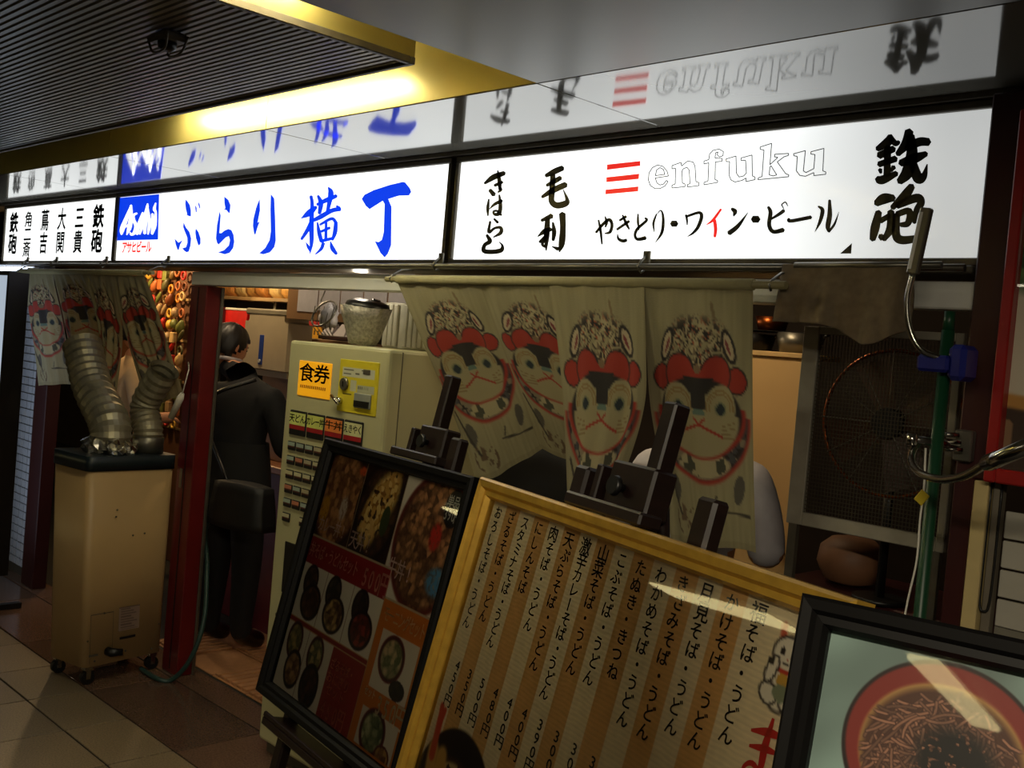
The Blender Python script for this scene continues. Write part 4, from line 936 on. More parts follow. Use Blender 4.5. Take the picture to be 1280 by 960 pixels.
grid_print('menu_sheet', menu1_print, 260, 240, lambda u, v: (x0_ + (x1_ - x0_) * u, -(y0_ + (y1_ - y0_) * v), np.full_like(u, ZP)), M_poster, k1, world=False)
W1, H1 = x1_ - x0_, y1_ - y0_; ux = lambda u: x0_ + W1 * u; vy = lambda v: y0_ + H1 * v
Txt().row('カレー丼!', ux(.05), vy(.30), .036, .040, .050).row('天丼!', ux(.335), vy(.31), .044, .048, .056).row('牛丼!', ux(.655), vy(.35), .044, .048, .058).build(k1, mat('pinkish_ink', (226, 196, 180), .6), 0.010)
Txt().row('カレー丼!', ux(.05) + .002, vy(.30) + .002, .036, .040, .050).row('天丼!', ux(.335) + .002, vy(.31) + .002, .044, .048, .056).row('牛丼!', ux(.655) + .002, vy(.35) + .002, .044, .048, .058)
Txt().row('丼そば・うどんセット', ux(.035), vy(.415), .0315, .034, .048).row('500円', ux(.49), vy(.425), .036, .050, .072).build(k1, mat('salmon_ink', (240, 172, 150), 0.6), 0.014)
Txt().row('モーニングセット', ux(.70), vy(.515), .0265, .030, .046).build(k1, mat('pale_orange_ink', (248, 206, 150), 0.6), 0.012)
Txt().row('350円', ux(.80), vy(.82), .036, .050, .066).row('セット', ux(.70), vy(.80), .02, .02, .026).build(k1, mat('cream_ink', (250, 226, 180), 0.6), 0.014)
Txt().row('ざるそば・', ux(.43), vy(.785), .028, .03, .034).row('おにぎり', ux(.43), vy(.835), .034, .034, .036).row('セット', ux(.45), vy(.88), .036, .034, .036).row('450円', ux(.44), vy(.955), .036, .044, .062).build(k1, mat('faded_red_ink', (232, 134, 104), 0.6), 0.012)
Txt().row('単品', ux(.91), vy(.050), .028, .030, .034).row('390円', ux(.898), vy(.098), .018, .030, .040).build(k1, M_whiteink, 0.012)
# --- gold-framed handwritten menu
k2 = picture(B2, 1.06, 0.90, 0.040, M_gold, 'gold-framed handwritten noodle menu on striped paper', 'menu_board')
PIT, CX0 = 0.0574, 0.070
def menu2_print(u, v):
    x = 0.036 + 0.988 * u; y = 0.036 + 0.828 * v
    img = np.ones(u.shape + (3,)) * C(238, 220, 176)
    k = (x - CX0) / PIT; kk = np.round(k)
    lo = y < 0.37 + 0 * x
    stripe = (np.abs(k - kk) < 0.5) * (np.mod(kk, 2) == 1) * (kk < 14)
    wv = 0.012 * (vnoise(x * 30, y * 9, 4) - 0.5)
    stripe = stripe * (y + wv < 0.86)
    fill(img, stripe.astype(float) * 0.88, C(220, 166, 92))
    img *= (0.93 + 0.10 * (0.5 + 0.5 * np.sin(y * 760 + 3 * vnoise(x * 40, y * 20, 6))) * 0.6 + 0.04 * vnoise(x * 90, y * 120, 2))[..., None]
    # bowl with prawn tempura
    fill(img, ell(x, y, .195, .665, .172, .180, 0, .03), C(40, 26, 20)); fill(img, ell(x, y, .195, .68, .135, .14), C(70, 44, 26))
    n = vnoise(x * 90, y * 60, 7); fill(img, ell(x, y, .195, .68, .13, .13) * (n > .45), C(206, 180, 120)); fill(img, ell(x, y, .24, .66, .05, .05) * (n > .4), C(90, 130, 60))
    for dx in (0, .04):
        fill(img, seg(x, y, .082 + dx, .56, .11 + dx, .70, .022), C(214, 168, 86)); fill(img, seg(x, y, .075 + dx, .50, .082 + dx, .57, .012), C(206, 84, 50)) if dx == 0 else None
    fill(img, seg(x, y, .068, .475, .078, .52, .009) + seg(x, y, .084, .478, .078, .52, .007), C(206, 70, 44))
    # cat figure
    w_, ink = C(232, 224, 200), C(40, 32, 28)
    cx, cy = .947, .118
    def blob(a, b, r1, r2, rot, col, o=.0035): fill(img, ell(x, y, cx + a, cy + b, r1 + o, r2 + o, rot, .1), ink); fill(img, ell(x, y, cx + a, cy + b, r1, r2, rot, .1), col)
    blob(.004, .022, .030, .036, 0, w_); blob(-.018, .040, .016, .012, .3, w_); blob(.022, .042, .016, .011, -.3, w_)
    fill(img, seg(x, y, cx - .018, cy - .052, cx - .014, cy - .028, .006), C(206, 90, 60)); fill(img, seg(x, y, cx + .016, cy - .050, cx + .012, cy - .028, .006), ink)
    blob(0, -.018, .026, .022, 0, w_)
    fill(img, ell(x, y, cx - .01, cy - .02, .005, .006) + ell(x, y, cx + .011, cy - .018, .005, .006), ink); fill(img, ell(x, y, cx + .002, cy - .010, .003, .002), C(190, 80, 60)); fill(img, seg(x, y, cx - .004, cy - .004, cx + .006, cy - .004, .0012), ink)
    fill(img, seg(x, y, cx - .02, cy + .004, cx + .02, cy + .006, .003), C(200, 60, 40)); fill(img, ell(x, y, cx + .002, cy + .018, .012, .010), C(206, 160, 60)); fill(img, ell(x, y, cx + .006, cy + .034, .018, .012), C(130, 140, 110))
    blob(-.022, .008, .008, .018, .3, w_); fill(img, ell(x, y, cx - .026, cy - .002, .006, .006), ink)
    return img
grid_print('menu_sheet', menu2_print, 330, 280, lambda u, v: (0.036 + 0.988 * u, -(0.036 + 0.828 * v), np.full_like(u, ZP)), M_poster, k2, world=False)
names = ['おろしそば・うどん', 'ざるそば・うどん', 'スタミナそば・うどん', 'にしんそば', '肉そば・うどん', '天ぷらそば・うどん', '激辛カレーそば・うどん', '山菜そば・うどん', 'こぶそば・うどん', 'たぬき・きつね', 'わかめそば・うどん', 'きざみそば・うどん', '月見そば・うどん', 'かけそば・うどん', '福そば・うどん']
price = ['450円', '350円', '500円', '480円', '400円', '400円', '390円', '300円', '300円', '380円', '350円', '330円', '330円', '280円', '320円']
for i, nm in enumerate(names):
    x = CX0 + PIT * i; tx = Txt(); n = len(nm); stp = 0.0292 if n < 10 else 0.0268
    for j, ch in enumerate(nm):
        s = 1.15 if ord(ch) > 0x3100 else 1.0
        tx.it.append((ch, x + 0.0015 * math.sin(3 * j + i), -(0.062 + stp * j), 0.031 * s, 0.0285 * s, 1 if ch == 'ー' else 0))
    tx.col(price[i], x + 0.014, 0.383, 0.0245, 0.034, 0.027)
    tx.build(k2, M_inkbrown, 0.012)
b = MB(); c2m = lambda x, y: Vector((x, -y, ZP + 0.001))
for st in ([(.918, .212, .008), (.950, .206, .012), (.975, .204, .006)], [(.922, .232, .008), (.950, .228, .010), (.972, .226, .005)], [(.952, .188, .006), (.950, .225, .012), (.950, .262, .010), (.932, .276, .010), (.922, .264, .006), (.940, .256, .008), (.978, .280, .006)],
           [(.925, .31, .008), (.930, .345, .012), (.942, .360, .006)], [(.970, .315, .008), (.978, .345, .008)], [(.915, .40, .008), (.975, .395, .008), (.93, .45, .010), (.965, .48, .010)]): brush(b, [(p[0], p[1], p[2]) for p in st], lambda x, y: Vector((x, -y, ZP + 0.001))) if False else None
def brush_m(b, st, fr):
    pts = smooth_line(st); L = []; Rr = []
    for i, p in enumerate(pts):
        tt = pts[min(i + 1, len(pts) - 1)][:2] - pts[max(i - 1, 0)][:2]; tt = tt / (np.linalg.norm(tt) + 1e-9); nn = np.array([-tt[1], tt[0]]) * p[2] / 2
        L.append(b.bm.verts.new(fr(*(p[:2] + nn)))); Rr.append(b.bm.verts.new(fr(*(p[:2] - nn))))
    for i in range(len(L) - 1): b.face([L[i], L[i + 1], Rr[i + 1], Rr[i]])
for st in ([(.918, .214, .004), (.950, .206, .012), (.978, .204, .006)], [(.922, .234, .004), (.950, .228, .010), (.974, .226, .005)], [(.952, .186, .005), (.950, .225, .013), (.951, .258, .010), (.934, .276, .010), (.922, .264, .006), (.940, .254, .008), (.980, .282, .005)],
           [(.925, .31, .005), (.930, .345, .012), (.942, .360, .004)], [(.970, .315, .005), (.978, .345, .010)], [(.93, .40, .005), (.97, .405, .010)], [(.945, .385, .005), (.960, .430, .010), (.925, .45, .006), (.93, .475, .010), (.972, .478, .006)]): brush_m(b, st, c2m)
b.build('red_lettering', M_redink, k2, world=False)
# --- black-framed noodle photograph, nearest
k3 = picture(B3, 0.336, 0.27, 0.034, M_blackframe, 'black-framed photograph of a bowl of buckwheat noodles, nearest of the boards', 'framed_photo', prof=0.016)
def menu3_print(u, v):
    x = 0.032 + 0.272 * u; y = 0.032 + 0.206 * v
    img = np.ones(u.shape + (3,)) * C(104, 124, 118)
    n = vnoise(x * 18 + y * 9, y * 26, 3); img *= (0.72 + 0.5 * n)[..., None]
    fill(img, ell(x, y, .168, .137, .104, .098, 0, .02), C(30, 20, 18)); fill(img, ell(x, y, .168, .136, .100, .093, 0, .03), C(112, 36, 28)); fill(img, ell(x, y, .168, .141, .085, .078, 0, .05), C(150, 116, 66))
    # strands of soba, one curved noodle after another
    rg = random.Random(5); fill(img, ell(x, y, .168, .143, .081, .074, 0, .1), C(70, 44, 32))
    for k in range(330):
        q, rr = rg.uniform(0, 2 * PI), math.sqrt(rg.random()); px, py = .168 + math.cos(q) * rr * .076, .143 + math.sin(q) * rr * .069
        an, cv, ln = rg.uniform(0, PI), rg.uniform(-45, 45), rg.uniform(.018, .05); pts = []
        for j in range(6): pts.append((px, py)); px += math.cos(an) * ln / 5; py += math.sin(an) * ln / 5; an += cv * ln / 5
        xs_, ys_ = [p[0] for p in pts], [p[1] for p in pts]
        j0, j1 = int(np.searchsorted(x[0], min(xs_) - .003)), int(np.searchsorted(x[0], max(xs_) + .003)); i0, i1 = int(np.searchsorted(y[:, 0], min(ys_) - .003)), int(np.searchsorted(y[:, 0], max(ys_) + .003))
        sx_v, sy_v, sub = x[i0:i1, j0:j1], y[i0:i1, j0:j1], img[i0:i1, j0:j1]
        if sub.size == 0: continue
        ins = ell(sx_v, sy_v, .168, .143, .083, .076, 0, .06); t_ = rg.random()
        dk = np.zeros_like(sx_v); lt = np.zeros_like(sx_v)
        for p, q2 in zip(pts[:-1], pts[1:]): dk = np.maximum(dk, seg(sx_v, sy_v, p[0], p[1], q2[0], q2[1], .0021)); lt = np.maximum(lt, seg(sx_v, sy_v, p[0], p[1], q2[0], q2[1], .0012))
        fill(sub, dk * ins, C(58, 36, 28)); fill(sub, lt * ins, C(118, 84, 66) * (0.75 + 0.5 * t_))
    nn = ell(x, y, .182, .142, .040, .036, 0, .5) * (vnoise(x * 240, y * 240, 8) > .22); fill(img, nn, C(26, 24, 22))
    return img
grid_print('photo_print', menu3_print, 300, 240, lambda u, v: (0.032 + 0.272 * u, -(0.032 + 0.206 * v), np.full_like(u, ZP)), M_poster, k3, world=False)
# stand of the noodle photograph: easel with two uprights and a prop
def small_easel(M):
    t = thing('easel', 'small black easel carrying the black-framed noodle photograph', 'easel', M=M)
    def gy(x, z): p = M @ Vector((x, 0, z)); d = M.to_3x3() @ Vector((0, -1, 0)); return -(p.z / -d.z)
    for x in (0.07, 0.266): MB().box((x - 0.014, gy(x, -0.035) + 0.008, -0.045), (x + 0.014, -0.06, -0.020), 0.003).build('upright', M_wood, t, world=False)
    MB().box((0.05, -0.296, -0.02), (0.286, -0.2705, 0.03), 0.003).build('ledge', M_wood, t, world=False)
    MB().box((0.05, -0.65, -0.058), (0.286, -0.62, -0.0455), 0.003).build('cross_bar', M_wood, t, world=False)
    p = Vector((0.168, -0.62, -0.058)); pw = M @ p; bk = M.to_3x3() @ Vector((0, 0, -1)); bk.z = 0; bk.normalize(); fw = pw + bk * 0.3; fw.z = 0.012
    MB().tube([p, M.inverted() @ fw], 0.011, 8).build('prop_leg', M_wood, t, world=False)
small_easel(B3)

# ------------------------------------------------------------------ right end: poster, tiles, post, pole, lamps
cab = thing('poster_case', 'red-framed glazed poster case on the right wall, cut by the photo edge', 'poster', (-0.6, 2.30, 1.44))
xl, xr, zl, zh = -0.868, -0.25, 1.435, 2.215
for lo, hi in (((xl, 2.262, zl), (xl + 0.024, 2.300, zh)), ((xr - 0.024, 2.262, zl), (xr, 2.300, zh)), ((xl + 0.024, 2.262, zh - 0.024), (xr - 0.024, 2.300, zh)), ((xl + 0.024, 2.262, zl), (xr - 0.024, 2.300, zl + 0.03))):
    MB().box(lo, hi, 0.003).build('frame_rail', mat('poster_frame_red', (150, 26, 24), 0.35), cab)
def poster_print(u, v):
    img = np.ones(u.shape + (3,)) * C(206, 200, 180)
    n = vnoise(u * 14, v * 18, 2)
    fill(img, (v < 0.12) * 1.0, C(70, 74, 50)); fill(img, rect(u, v, 0, .12, 1, .30) * (n > .4), C(150, 140, 90)); fill(img, ell(u, v, .10, .36, .22, .13, 0, .3), C(40, 70, 36)); fill(img, ell(u, v, .10, .36, .2, .11, 0, .3) * (n > .5), C(96, 130, 70))
    d = np.hypot((u - .30) / .22, (v - .62) / .10); fill(img, np.abs(d - 1) < .09, C(190, 40, 40)); fill(img, np.abs(d - .6) < .1, C(190, 40, 40)); fill(img, ell(u, v, .35, .70, .25, .05), C(200, 160, 90)); fill(img, (v > .80) * 1.0, C(60, 44, 32)); fill(img, seg(u, v, 0, .80, .6, .84, .02), C(190, 140, 70)); fill(img, (v > .84) * (n > .55) * 1.0, C(140, 110, 80))
    return img
grid_print('poster_sheet', poster_print, 120, 150, lambda u, v: (xl + 0.022 + (xr - xl - 0.044) * u, np.full_like(u, 2.292), zh - 0.022 - (zh - zl - 0.05) * v), M_poster, cab)
MB().poly([(xl + .022, 2.272, zl + .028), (xr - .022, 2.272, zl + .028), (xr - .022, 2.272, zh - .022), (xl + .022, 2.272, zh - .022)]).build('glass_pane', M_glass, cab, front=(0, -1, 0))
MB().box((xl + 0.01, 2.300, zl + 0.01), (xr - 0.01, 2.306, zh - 0.01)).build('backing_board', M_inkbrown, cab)
sidew = struct(MB().box((-0.8, 2.345, 0), (3, 2.42, 2.28)).build('wall_right_front', M_darkwall))
MB().box((-0.868, 2.307, 1.434), (3, 2.345, 2.2845)).build('poster_wall', M_redbrown, sidew)
M_wtile = mat('white_wall_tile', (176, 172, 160), 0.25, 0, 0.05, 10)
for i in range(8):
    for j in range(4):
        x = -0.842 + 0.062 + i * 0.21 - (0.062 if True else 0); z = 1.375 - j * 0.063
        MB().box((x + 0.002 - 0.0, 2.332, z - 0.060), (x + 0.207, 2.344, z - 0.002), 0.002).build('wall_tile', M_wtile, sidew)
MB().box((-0.842, 2.34, 0.0), (1.2, 2.3445, 1.124)).build('lower_panel', mat('grey_dado', (120, 116, 104), 0.5), sidew)
one('door_jamb', MB().box((-0.899, 2.30, 0), (-0.868, 2.345, 1.432), 0.002), mat('cream_jamb', (196, 176, 124), 0.45, 0, 0.06), 'cream jamb strip below the red poster case', 'jamb')
one('conduit', MB().box((-0.865, 2.318, 0), (-0.846, 2.345, 1.432), 0.002), mat('grey_conduit', (112, 104, 90), 0.5), 'grey conduit cover between cream jamb and white wall tiles', 'conduit')
pts = [(-0.846, 2.315, 1.43), (-0.846, 2.315, 1.25), (-0.848, 2.313, 1.17), (-0.856, 2.311, 1.155), (-0.866, 2.311, 1.165), (-0.868, 2.312, 1.22), (-0.867, 2.312, 1.43)]
one('black_cable', MB().tube(smooth_line(pts, 5), 0.0028, 6), M_black, 'black cable looping down beside the cream jamb', 'cable')
one('green_pole', MB().tube([(-0.945, 2.20, 0.0), (-0.945, 2.20, 1.745)], 0.0135, 14).tube([(-0.945, 2.20, 1.745), (-0.945, 2.20, 1.785)], [0.012, 0.011], 10), M_green, 'slim green pole standing in front of the red-brown corner post', 'pole')
# upper lamp: flat bar head on flexible neck, held by a blue clamp
t = thing('clip_lamp', 'metal bar lamp on flexible neck with a blue clamp on green pole', 'lamp', (-0.945, 2.2, 1.68))
p1, p0 = PY(1159, 260, 2.12), PY(1141, 343, 2.12)
d = (p1 - p0).normalized(); sx = Vector((1, 0, 0)); sx = (sx - d * sx.dot(d)).normalized(); sy = d.cross(sx)
b = MB(); Mx = Matrix((( sx.x, sy.x, d.x, p0.x), (sx.y, sy.y, d.y, p0.y), (sx.z, sy.z, d.z, p0.z), (0, 0, 0, 1)))
b.box((-0.012, -0.009, 0), (0.012, 0.009, (p1 - p0).length), 0.003, M=Mx); b.build('bar_head', M_steel, t)
MB().box((-0.009, -0.0105, 0.01), (-0.002, -0.009, (p1 - p0).length - 0.01), M=Mx).build('light_strip', M_white, t)
path = [p0] + [PY(*q) for q in ((1134, 375, 2.12), (1137, 410, 2.125), (1150, 436, 2.135), (1170, 446, 2.155))] + [Vector((-0.925, 2.165, 1.68))]
MB().tube(smooth_line(path, 8), 0.0065, 10).build('flexible_neck', M_chrome, t)
MB().box((-0.985, 2.15, 1.655), (-0.918, 2.178, 1.690), 0.006).box((-0.925, 2.16, 1.640), (-0.888, 2.235, 1.715), 0.01).box((-0.985, 2.222, 1.658), (-0.918, 2.24, 1.688), 0.006).build('blue_clamp', M_blue, t)
# lower lamp: chrome gooseneck
t = thing('gooseneck_lamp', 'chrome gooseneck lamp reaching right from a bracket on the post', 'lamp', (-0.92, 2.25, 1.5))
a, c = PY(1178, 535, 2.27), PY(1206, 578, 2.27)
MB().box((-0.945, 2.284, c.z), (c.x + .005, 2.3065, a.z), 0.003).build('bracket_plate', M_steel, t)
a = PY(1140, 549, 2.15); e_ = PY(1196, 556, 2.268)
MB().tube([e_, e_.lerp(a, 0.45), a], [0.011, 0.011, 0.008], 12).tube([a + Vector((0, 0, 0.012)), a + Vector((0, 0, -0.012))], 0.012, 12).build('clamp_arm', M_chrome, t)
for i in range(3):
    q = PY(1176 + 2 * i, 543 + 9 * i, 2.245); MB().tube([q, q + Vector((0.03, 0.022, 0.002))], 0.0055, 10).build('bolt', M_chrome, t)
nk = [PY(*q) for q in ((1172, 547, 2.235), (1150, 552, 2.18), (1139, 572, 2.12), (1148, 590, 2.06), (1175, 599, 2.0), (1205, 595, 1.93), (1232, 580, 1.87))]
nk = smooth_line(nk, 14); MB().tube([tuple(p) for p in nk], [0.0075 + (0.0009 if i % 2 else 0) for i in range(len(nk))], 12).build('flexible_neck', M_chrome, t)
h0, h1 = Vector(nk[-1]), PY(1290, 556, 1.78); d = h1 - h0
MB().tube([h0, h0 + d * .06, h0 + d * .07, h0 + d * .3, h0 + d * .32, h1], [0.012, 0.012, 0.0145, 0.0145, 0.0135, 0.0135], 16).build('lamp_head', M_chrome, t)
# string with yellow tag hanging by the pole
t = thing('tagged_string', 'white string with a yellow tag hanging beside the green pole', 'string', PY(1130, 770, 2.18))
MB().tube(smooth_line([PY(*q) for q in ((1157, 560, 2.17), (1155, 610, 2.165), (1150, 650, 2.165), (1146, 700, 2.17), (1136, 745, 2.175), (1128, 785, 2.18))], 5), 0.0022, 6).build('string', M_whiteink, t)
c = PY(1152, 622, 2.16); MB().box((c.x - 0.011, 2.158, c.z - 0.014), (c.x + 0.011, 2.162, c.z + 0.014), 0.002, M=Matrix.Translation(c) @ Matrix.Rotation(0.6, 4, 'Y') @ Matrix.Translation(-c)).build('tag', M_yellowtag, t)

# ================================================================== PEOPLE
def person(name, label, J, bones, mats, head, face=(0, 1, 0), hair=True, hands=(), collar=None):
    """one continuous body grown from a skeleton; J: joint -> ((x,y,z), radius); bones: (a, b, material index)"""
    bm = bmesh.new(); sk = bm.verts.layers.skin.verify(); V = {}
    for k, (p, r) in J.items():
        v = bm.verts.new(p); rr = r if hasattr(r, '__len__') else (r, r); v[sk].radius = rr; V[k] = v
        v[sk].use_root = (k == 'pelvis')
    for a, b, _ in bones: bm.edges.new((V[a], V[b]))
    me = bpy.data.meshes.new('tmp'); bm.to_mesh(me); bm.free()
    o = bpy.data.objects.new('tmp', me); COL.objects.link(o)
    m = o.modifiers.new('s', 'SKIN'); m.branch_smoothing = 0.6; s2_ = o.modifiers.new('d', 'SUBSURF'); s2_.levels = 2; s2_.render_levels = 2
    bpy.context.view_layer.update(); dg = bpy.context.evaluated_depsgraph_get()
    me2 = bpy.data.meshes.new_from_object(o.evaluated_get(dg)); bpy.data.objects.remove(o); bpy.data.meshes.remove(me)
    me2.materials.clear()
    bl = [(np.array(J[a][0], float), np.array(J[b][0], float), i) for a, b, i in bones]
    bm = bmesh.new(); bm.from_mesh(me2); bpy.data.meshes.remove(me2)
    for f in bm.faces:
        c = np.array(f.calc_center_median()); best = 9
        for A, B, i in bl:
            d = B - A; t_ = np.clip(np.dot(c - A, d) / (d @ d + 1e-9), 0, 1); q = np.linalg.norm(c - A - t_ * d)
            if q < best: best, f.material_index = q, i
        if collar and f.material_index == 0 and c[2] < collar: f.material_index = 1
        f.smooth = True
    mb = MB(); mb.bm.free(); mb.bm = bm; mb.sm = True
    # head with a face, merged into the body mesh
    hc, hr = Vector(head[0]), head[1]; fy = Vector(face).normalized(); fx = fy.cross(Vector((0, 0, 1))).normalized(); fz = fx.cross(fy)
    Mh = Matrix(((fx.x, fy.x, fz.x, hc.x), (fx.y, fy.y, fz.y, hc.y), (fx.z, fy.z, fz.z, hc.z), (0, 0, 0, 1)))
    hb = bmesh.new(); bmesh.ops.create_uvsphere(hb, u_segments=28, v_segments=20, radius=1)
    for v in hb.verts:
        x, y, z = v.co
        jaw = 1 - 0.22 * max(0, -z) ** 1.4
        n = math.exp(-((x / 0.16) ** 2 + ((z + 0.08) / 0.22) ** 2)) * (y > 0.3) * 0.17          # nose
        br = math.exp(-((z - 0.24) / 0.12) ** 2) * (y > 0.3) * 0.03
        so = sum(math.exp(-(((x - s * 0.36) / 0.16) ** 2 + ((z - 0.08) / 0.12) ** 2)) for s in (-1, 1)) * (y > 0.3) * -0.06
        lp_ = math.exp(-((x / 0.3) ** 2 + ((z + 0.48) / 0.09) ** 2)) * (y > 0.3) * 0.05
        v.co = Vector((x * 0.78 * jaw, y * (0.95 + 0.04 * (z > 0)) + n + br + so + lp_, z * 1.12)) * hr
    mb.mi = 0; mb.merge(hb, Mh)
    for s in (-1, 1):
        mb.mi = 0; mb.ball((0.80 * hr * s, -0.05 * hr, 0.0), (0.10 * hr, 0.2 * hr, 0.30 * hr), Mh, 10, 8)
        mb.mi = len(mats) - 1; mb.ball((0.30 * hr * s, 0.84 * hr, 0.10 * hr), (0.12 * hr, 0.06 * hr, 0.06 * hr), Mh, 10, 6)
        mb.ball((0.30 * hr * s, 0.84 * hr, 0.27 * hr), (0.17 * hr, 0.07 * hr, 0.03 * hr), Mh, 10, 6)
    mb.mi = len(mats) - 2; mb.ball((0, 0.85 * hr, -0.5 * hr), (0.22 * hr, 0.06 * hr, 0.05 * hr), Mh, 10, 6)
    # hands: palm and five fingers
    mb.mi = 0
    for (wr, dv, side) in hands:
        wr = Vector(wr); dv = Vector(dv).normalized(); up = Vector((0, 0, 1)); la = dv.cross(up).normalized(); dn = la.cross(dv).normalized()
        mb.tube([wr - dv * 0.02, wr + dv * 0.03, wr + dv * 0.075, wr + dv * 0.088], [0.024, 0.034, 0.037, 0.02], 12)
        for i, ln in enumerate((0.062, 0.074, 0.068, 0.052)):
            b0 = wr + dv * 0.075 + la * (-0.028 + 0.0185 * i); b1 = b0 + dv * ln * 0.5 - Vector((0, 0, 0.010)); b2 = b1 + dv * ln * 0.35 - Vector((0, 0, 0.022))
            mb.tube([b0, b1, b2], [0.0088, 0.008, 0.0062], 8)
        b0 = wr + dv * 0.03 - la * side * 0.030; mb.tube([b0, b0 + dv * 0.03 - la * side * 0.025, b0 + dv * 0.062 - la * side * 0.022], [0.011, 0.0095, 0.007], 8)
    t = mb.build(name, list(mats)); tag(t, label, 'person')
    cs = [v.co for v in t.data.vertices]; base = Vector((hc.x, hc.y, min(v.z for v in cs))); t.data.transform(Matrix.Translation(-base)); t.location = base; WM[t] = Matrix.Translation(base)
    if hair:
        b = MB(); hb = bmesh.new(); bmesh.ops.create_uvsphere(hb, u_segments=36, v_segments=24, radius=1)
        kill = []
        for v in hb.verts:
            x, y, z = v.co; a = math.atan2(x, -y); edge = -0.55 + 0.95 * max(0, (y + 0.2)) + 0.08 * math.sin(a * 9)
            if z < edge: kill.append(v)
            k = 1.10 + 0.035 * math.sin(a * 23 + z * 5) + random.uniform(-0.012, 0.012)
            v.co = Vector((x * 0.80 * k, y * 0.99 * k, z * 1.12 * k)) * hr
        bmesh.ops.delete(hb, geom=kill, context='VERTS'); b.sm = True; b.merge(hb, Mh)
        o = b.build('hair', M_hair, t); sm_ = o.modifiers.new('thick', 'SOLIDIFY'); sm_.thickness = 0.012; sm_.offset = -0.6
    return t
def rigged(cx, cy, yaw, J):
    c, s = math.cos(yaw), math.sin(yaw)
    return {k: ((cx + p[0] * c - p[1] * s, cy + p[0] * s + p[1] * c, p[2]), r) for k, (p, r) in J.items()}
M_lip = mat('lip', (160, 84, 72), 0.5); M_eye = mat('dark_eye', (20, 15, 13), 0.3)
M_shoe = mat('black_shoe', (10, 9, 9), 0.3)
STAND = [('pelvis', 'spine', 1), ('spine', 'chest', 1), ('chest', 'neck0', 1), ('neck0', 'neck', 0), ('chest', 'shl', 1), ('chest', 'shr', 1), ('shl', 'ell', 1), ('shr', 'elr', 1), ('ell', 'wrl', 1), ('elr', 'wrr', 1),
         ('pelvis', 'hpl', 2), ('pelvis', 'hpr', 2), ('hpl', 'knl', 2), ('hpr', 'knr', 2), ('knl', 'anl', 2), ('knr', 'anr', 2), ('anl', 'tol', 3), ('anr', 'tor', 3)]
# man in the dark suit at the counter, seen from behind; local +y is where he faces
J = {'pelvis': ((0, -0.02, 0.88), (0.155, 0.12)), 'spine': ((0, -0.01, 1.05), (0.15, 0.12)), 'chest': ((0, 0.01, 1.22), (0.17, 0.125)), 'neck0': ((-0.01, 0.03, 1.375), (0.062, 0.058)), 'neck': ((-0.015, 0.05, 1.44), 0.052),
     'shl': ((-0.185, 0.01, 1.30), 0.082), 'shr': ((0.185, 0.01, 1.30), 0.082), 'ell': ((-0.25, 0.03, 1.03), 0.062), 'elr': ((0.26, 0.04, 1.04), 0.062), 'wrl': ((-0.16, 0.17, 1.02), 0.042), 'wrr': ((0.17, 0.18, 1.02), 0.042),
     'hpl': ((-0.09, -0.01, 0.80), 0.105), 'hpr': ((0.09, -0.01, 0.80), 0.105), 'knl': ((-0.095, 0.0, 0.45), 0.078), 'knr': ((0.10, 0.01, 0.45), 0.078), 'anl': ((-0.10, -0.02, 0.10), 0.058), 'anr': ((0.105, -0.01, 0.10), 0.058),
     'tol': ((-0.11, 0.14, 0.045), 0.042), 'tor': ((0.12, 0.15, 0.045), 0.042)}
mx, my, yaw = -4.66, 2.72, 0.30
JJ = rigged(mx, my, yaw, J); fd = (math.cos(PI / 2 + yaw + 0.0), math.sin(PI / 2 + yaw), -0.15)
hp = PY(285, 438, my + 0.06)
JJ['neck'] = ((hp.x + 0.005, hp.y - 0.015, 1.42), 0.052)
man = person('person', 'person in a black suit standing at the counter, seen from behind, bag at the hip', JJ, STAND, (M_skin, M_suit, M_suit, M_shoe, M_lip, M_eye), ((hp.x, hp.y, 1.515), 0.105), (fd[0] + 0.25, fd[1], -0.25), collar=1.447,
             hands=((JJ['wrl'][0], (fd[0], fd[1], 0), -1), (JJ['wrr'][0], (fd[0], fd[1], 0), 1)))
nk = Vector((JJ['neck'][0][0], JJ['neck'][0][1] - 0.006, 1.452))
ring = [nk + Vector((math.cos(a) * 0.088, math.sin(a) * 0.086, 0.012 * math.cos(a * 1 + 1))) for a in np.linspace(0, 2 * PI, 20)[:-1]]
MB().tube(ring, 0.010, 8, closed=True).build('shirt_collar', M_tshirt, man)
# flaps of the suit jacket
b = MB(); b.sm = True; rings = []
for z, r, k in ((1.06, 0.165, 0.8), (0.92, 0.185, 0.82), (0.80, 0.195, 0.82), (0.74, 0.198, 0.82)):
    rings.append([b.bm.verts.new((mx + (math.cos(a) * r) * math.cos(yaw) - math.sin(a) * r * k * math.sin(yaw), my - 0.01 + math.cos(a) * r * math.sin(yaw) + math.sin(a) * r * k * math.cos(yaw), z)) for a in np.linspace(0, 2 * PI, 29)[:-1]])
for r1, r2 in zip(rings[:-1], rings[1:]):
    for i in range(28): b.face([r1[i], r1[(i + 1) % 28], r2[(i + 1) % 28], r2[i]])
b.build('jacket_skirt', M_suit, man)
bg = thing('shoulder_bag', 'black soft shoulder bag hanging at the hip of the suited person', 'bag', PY(300, 665, 2.53))
c = PY(303, 632, 2.50); b = MB(); bb = bmesh.new(); bmesh.ops.create_cube(bb, size=1); bmesh.ops.subdivide_edges(bb, edges=bb.edges[:], cuts=5, use_grid_fill=True)
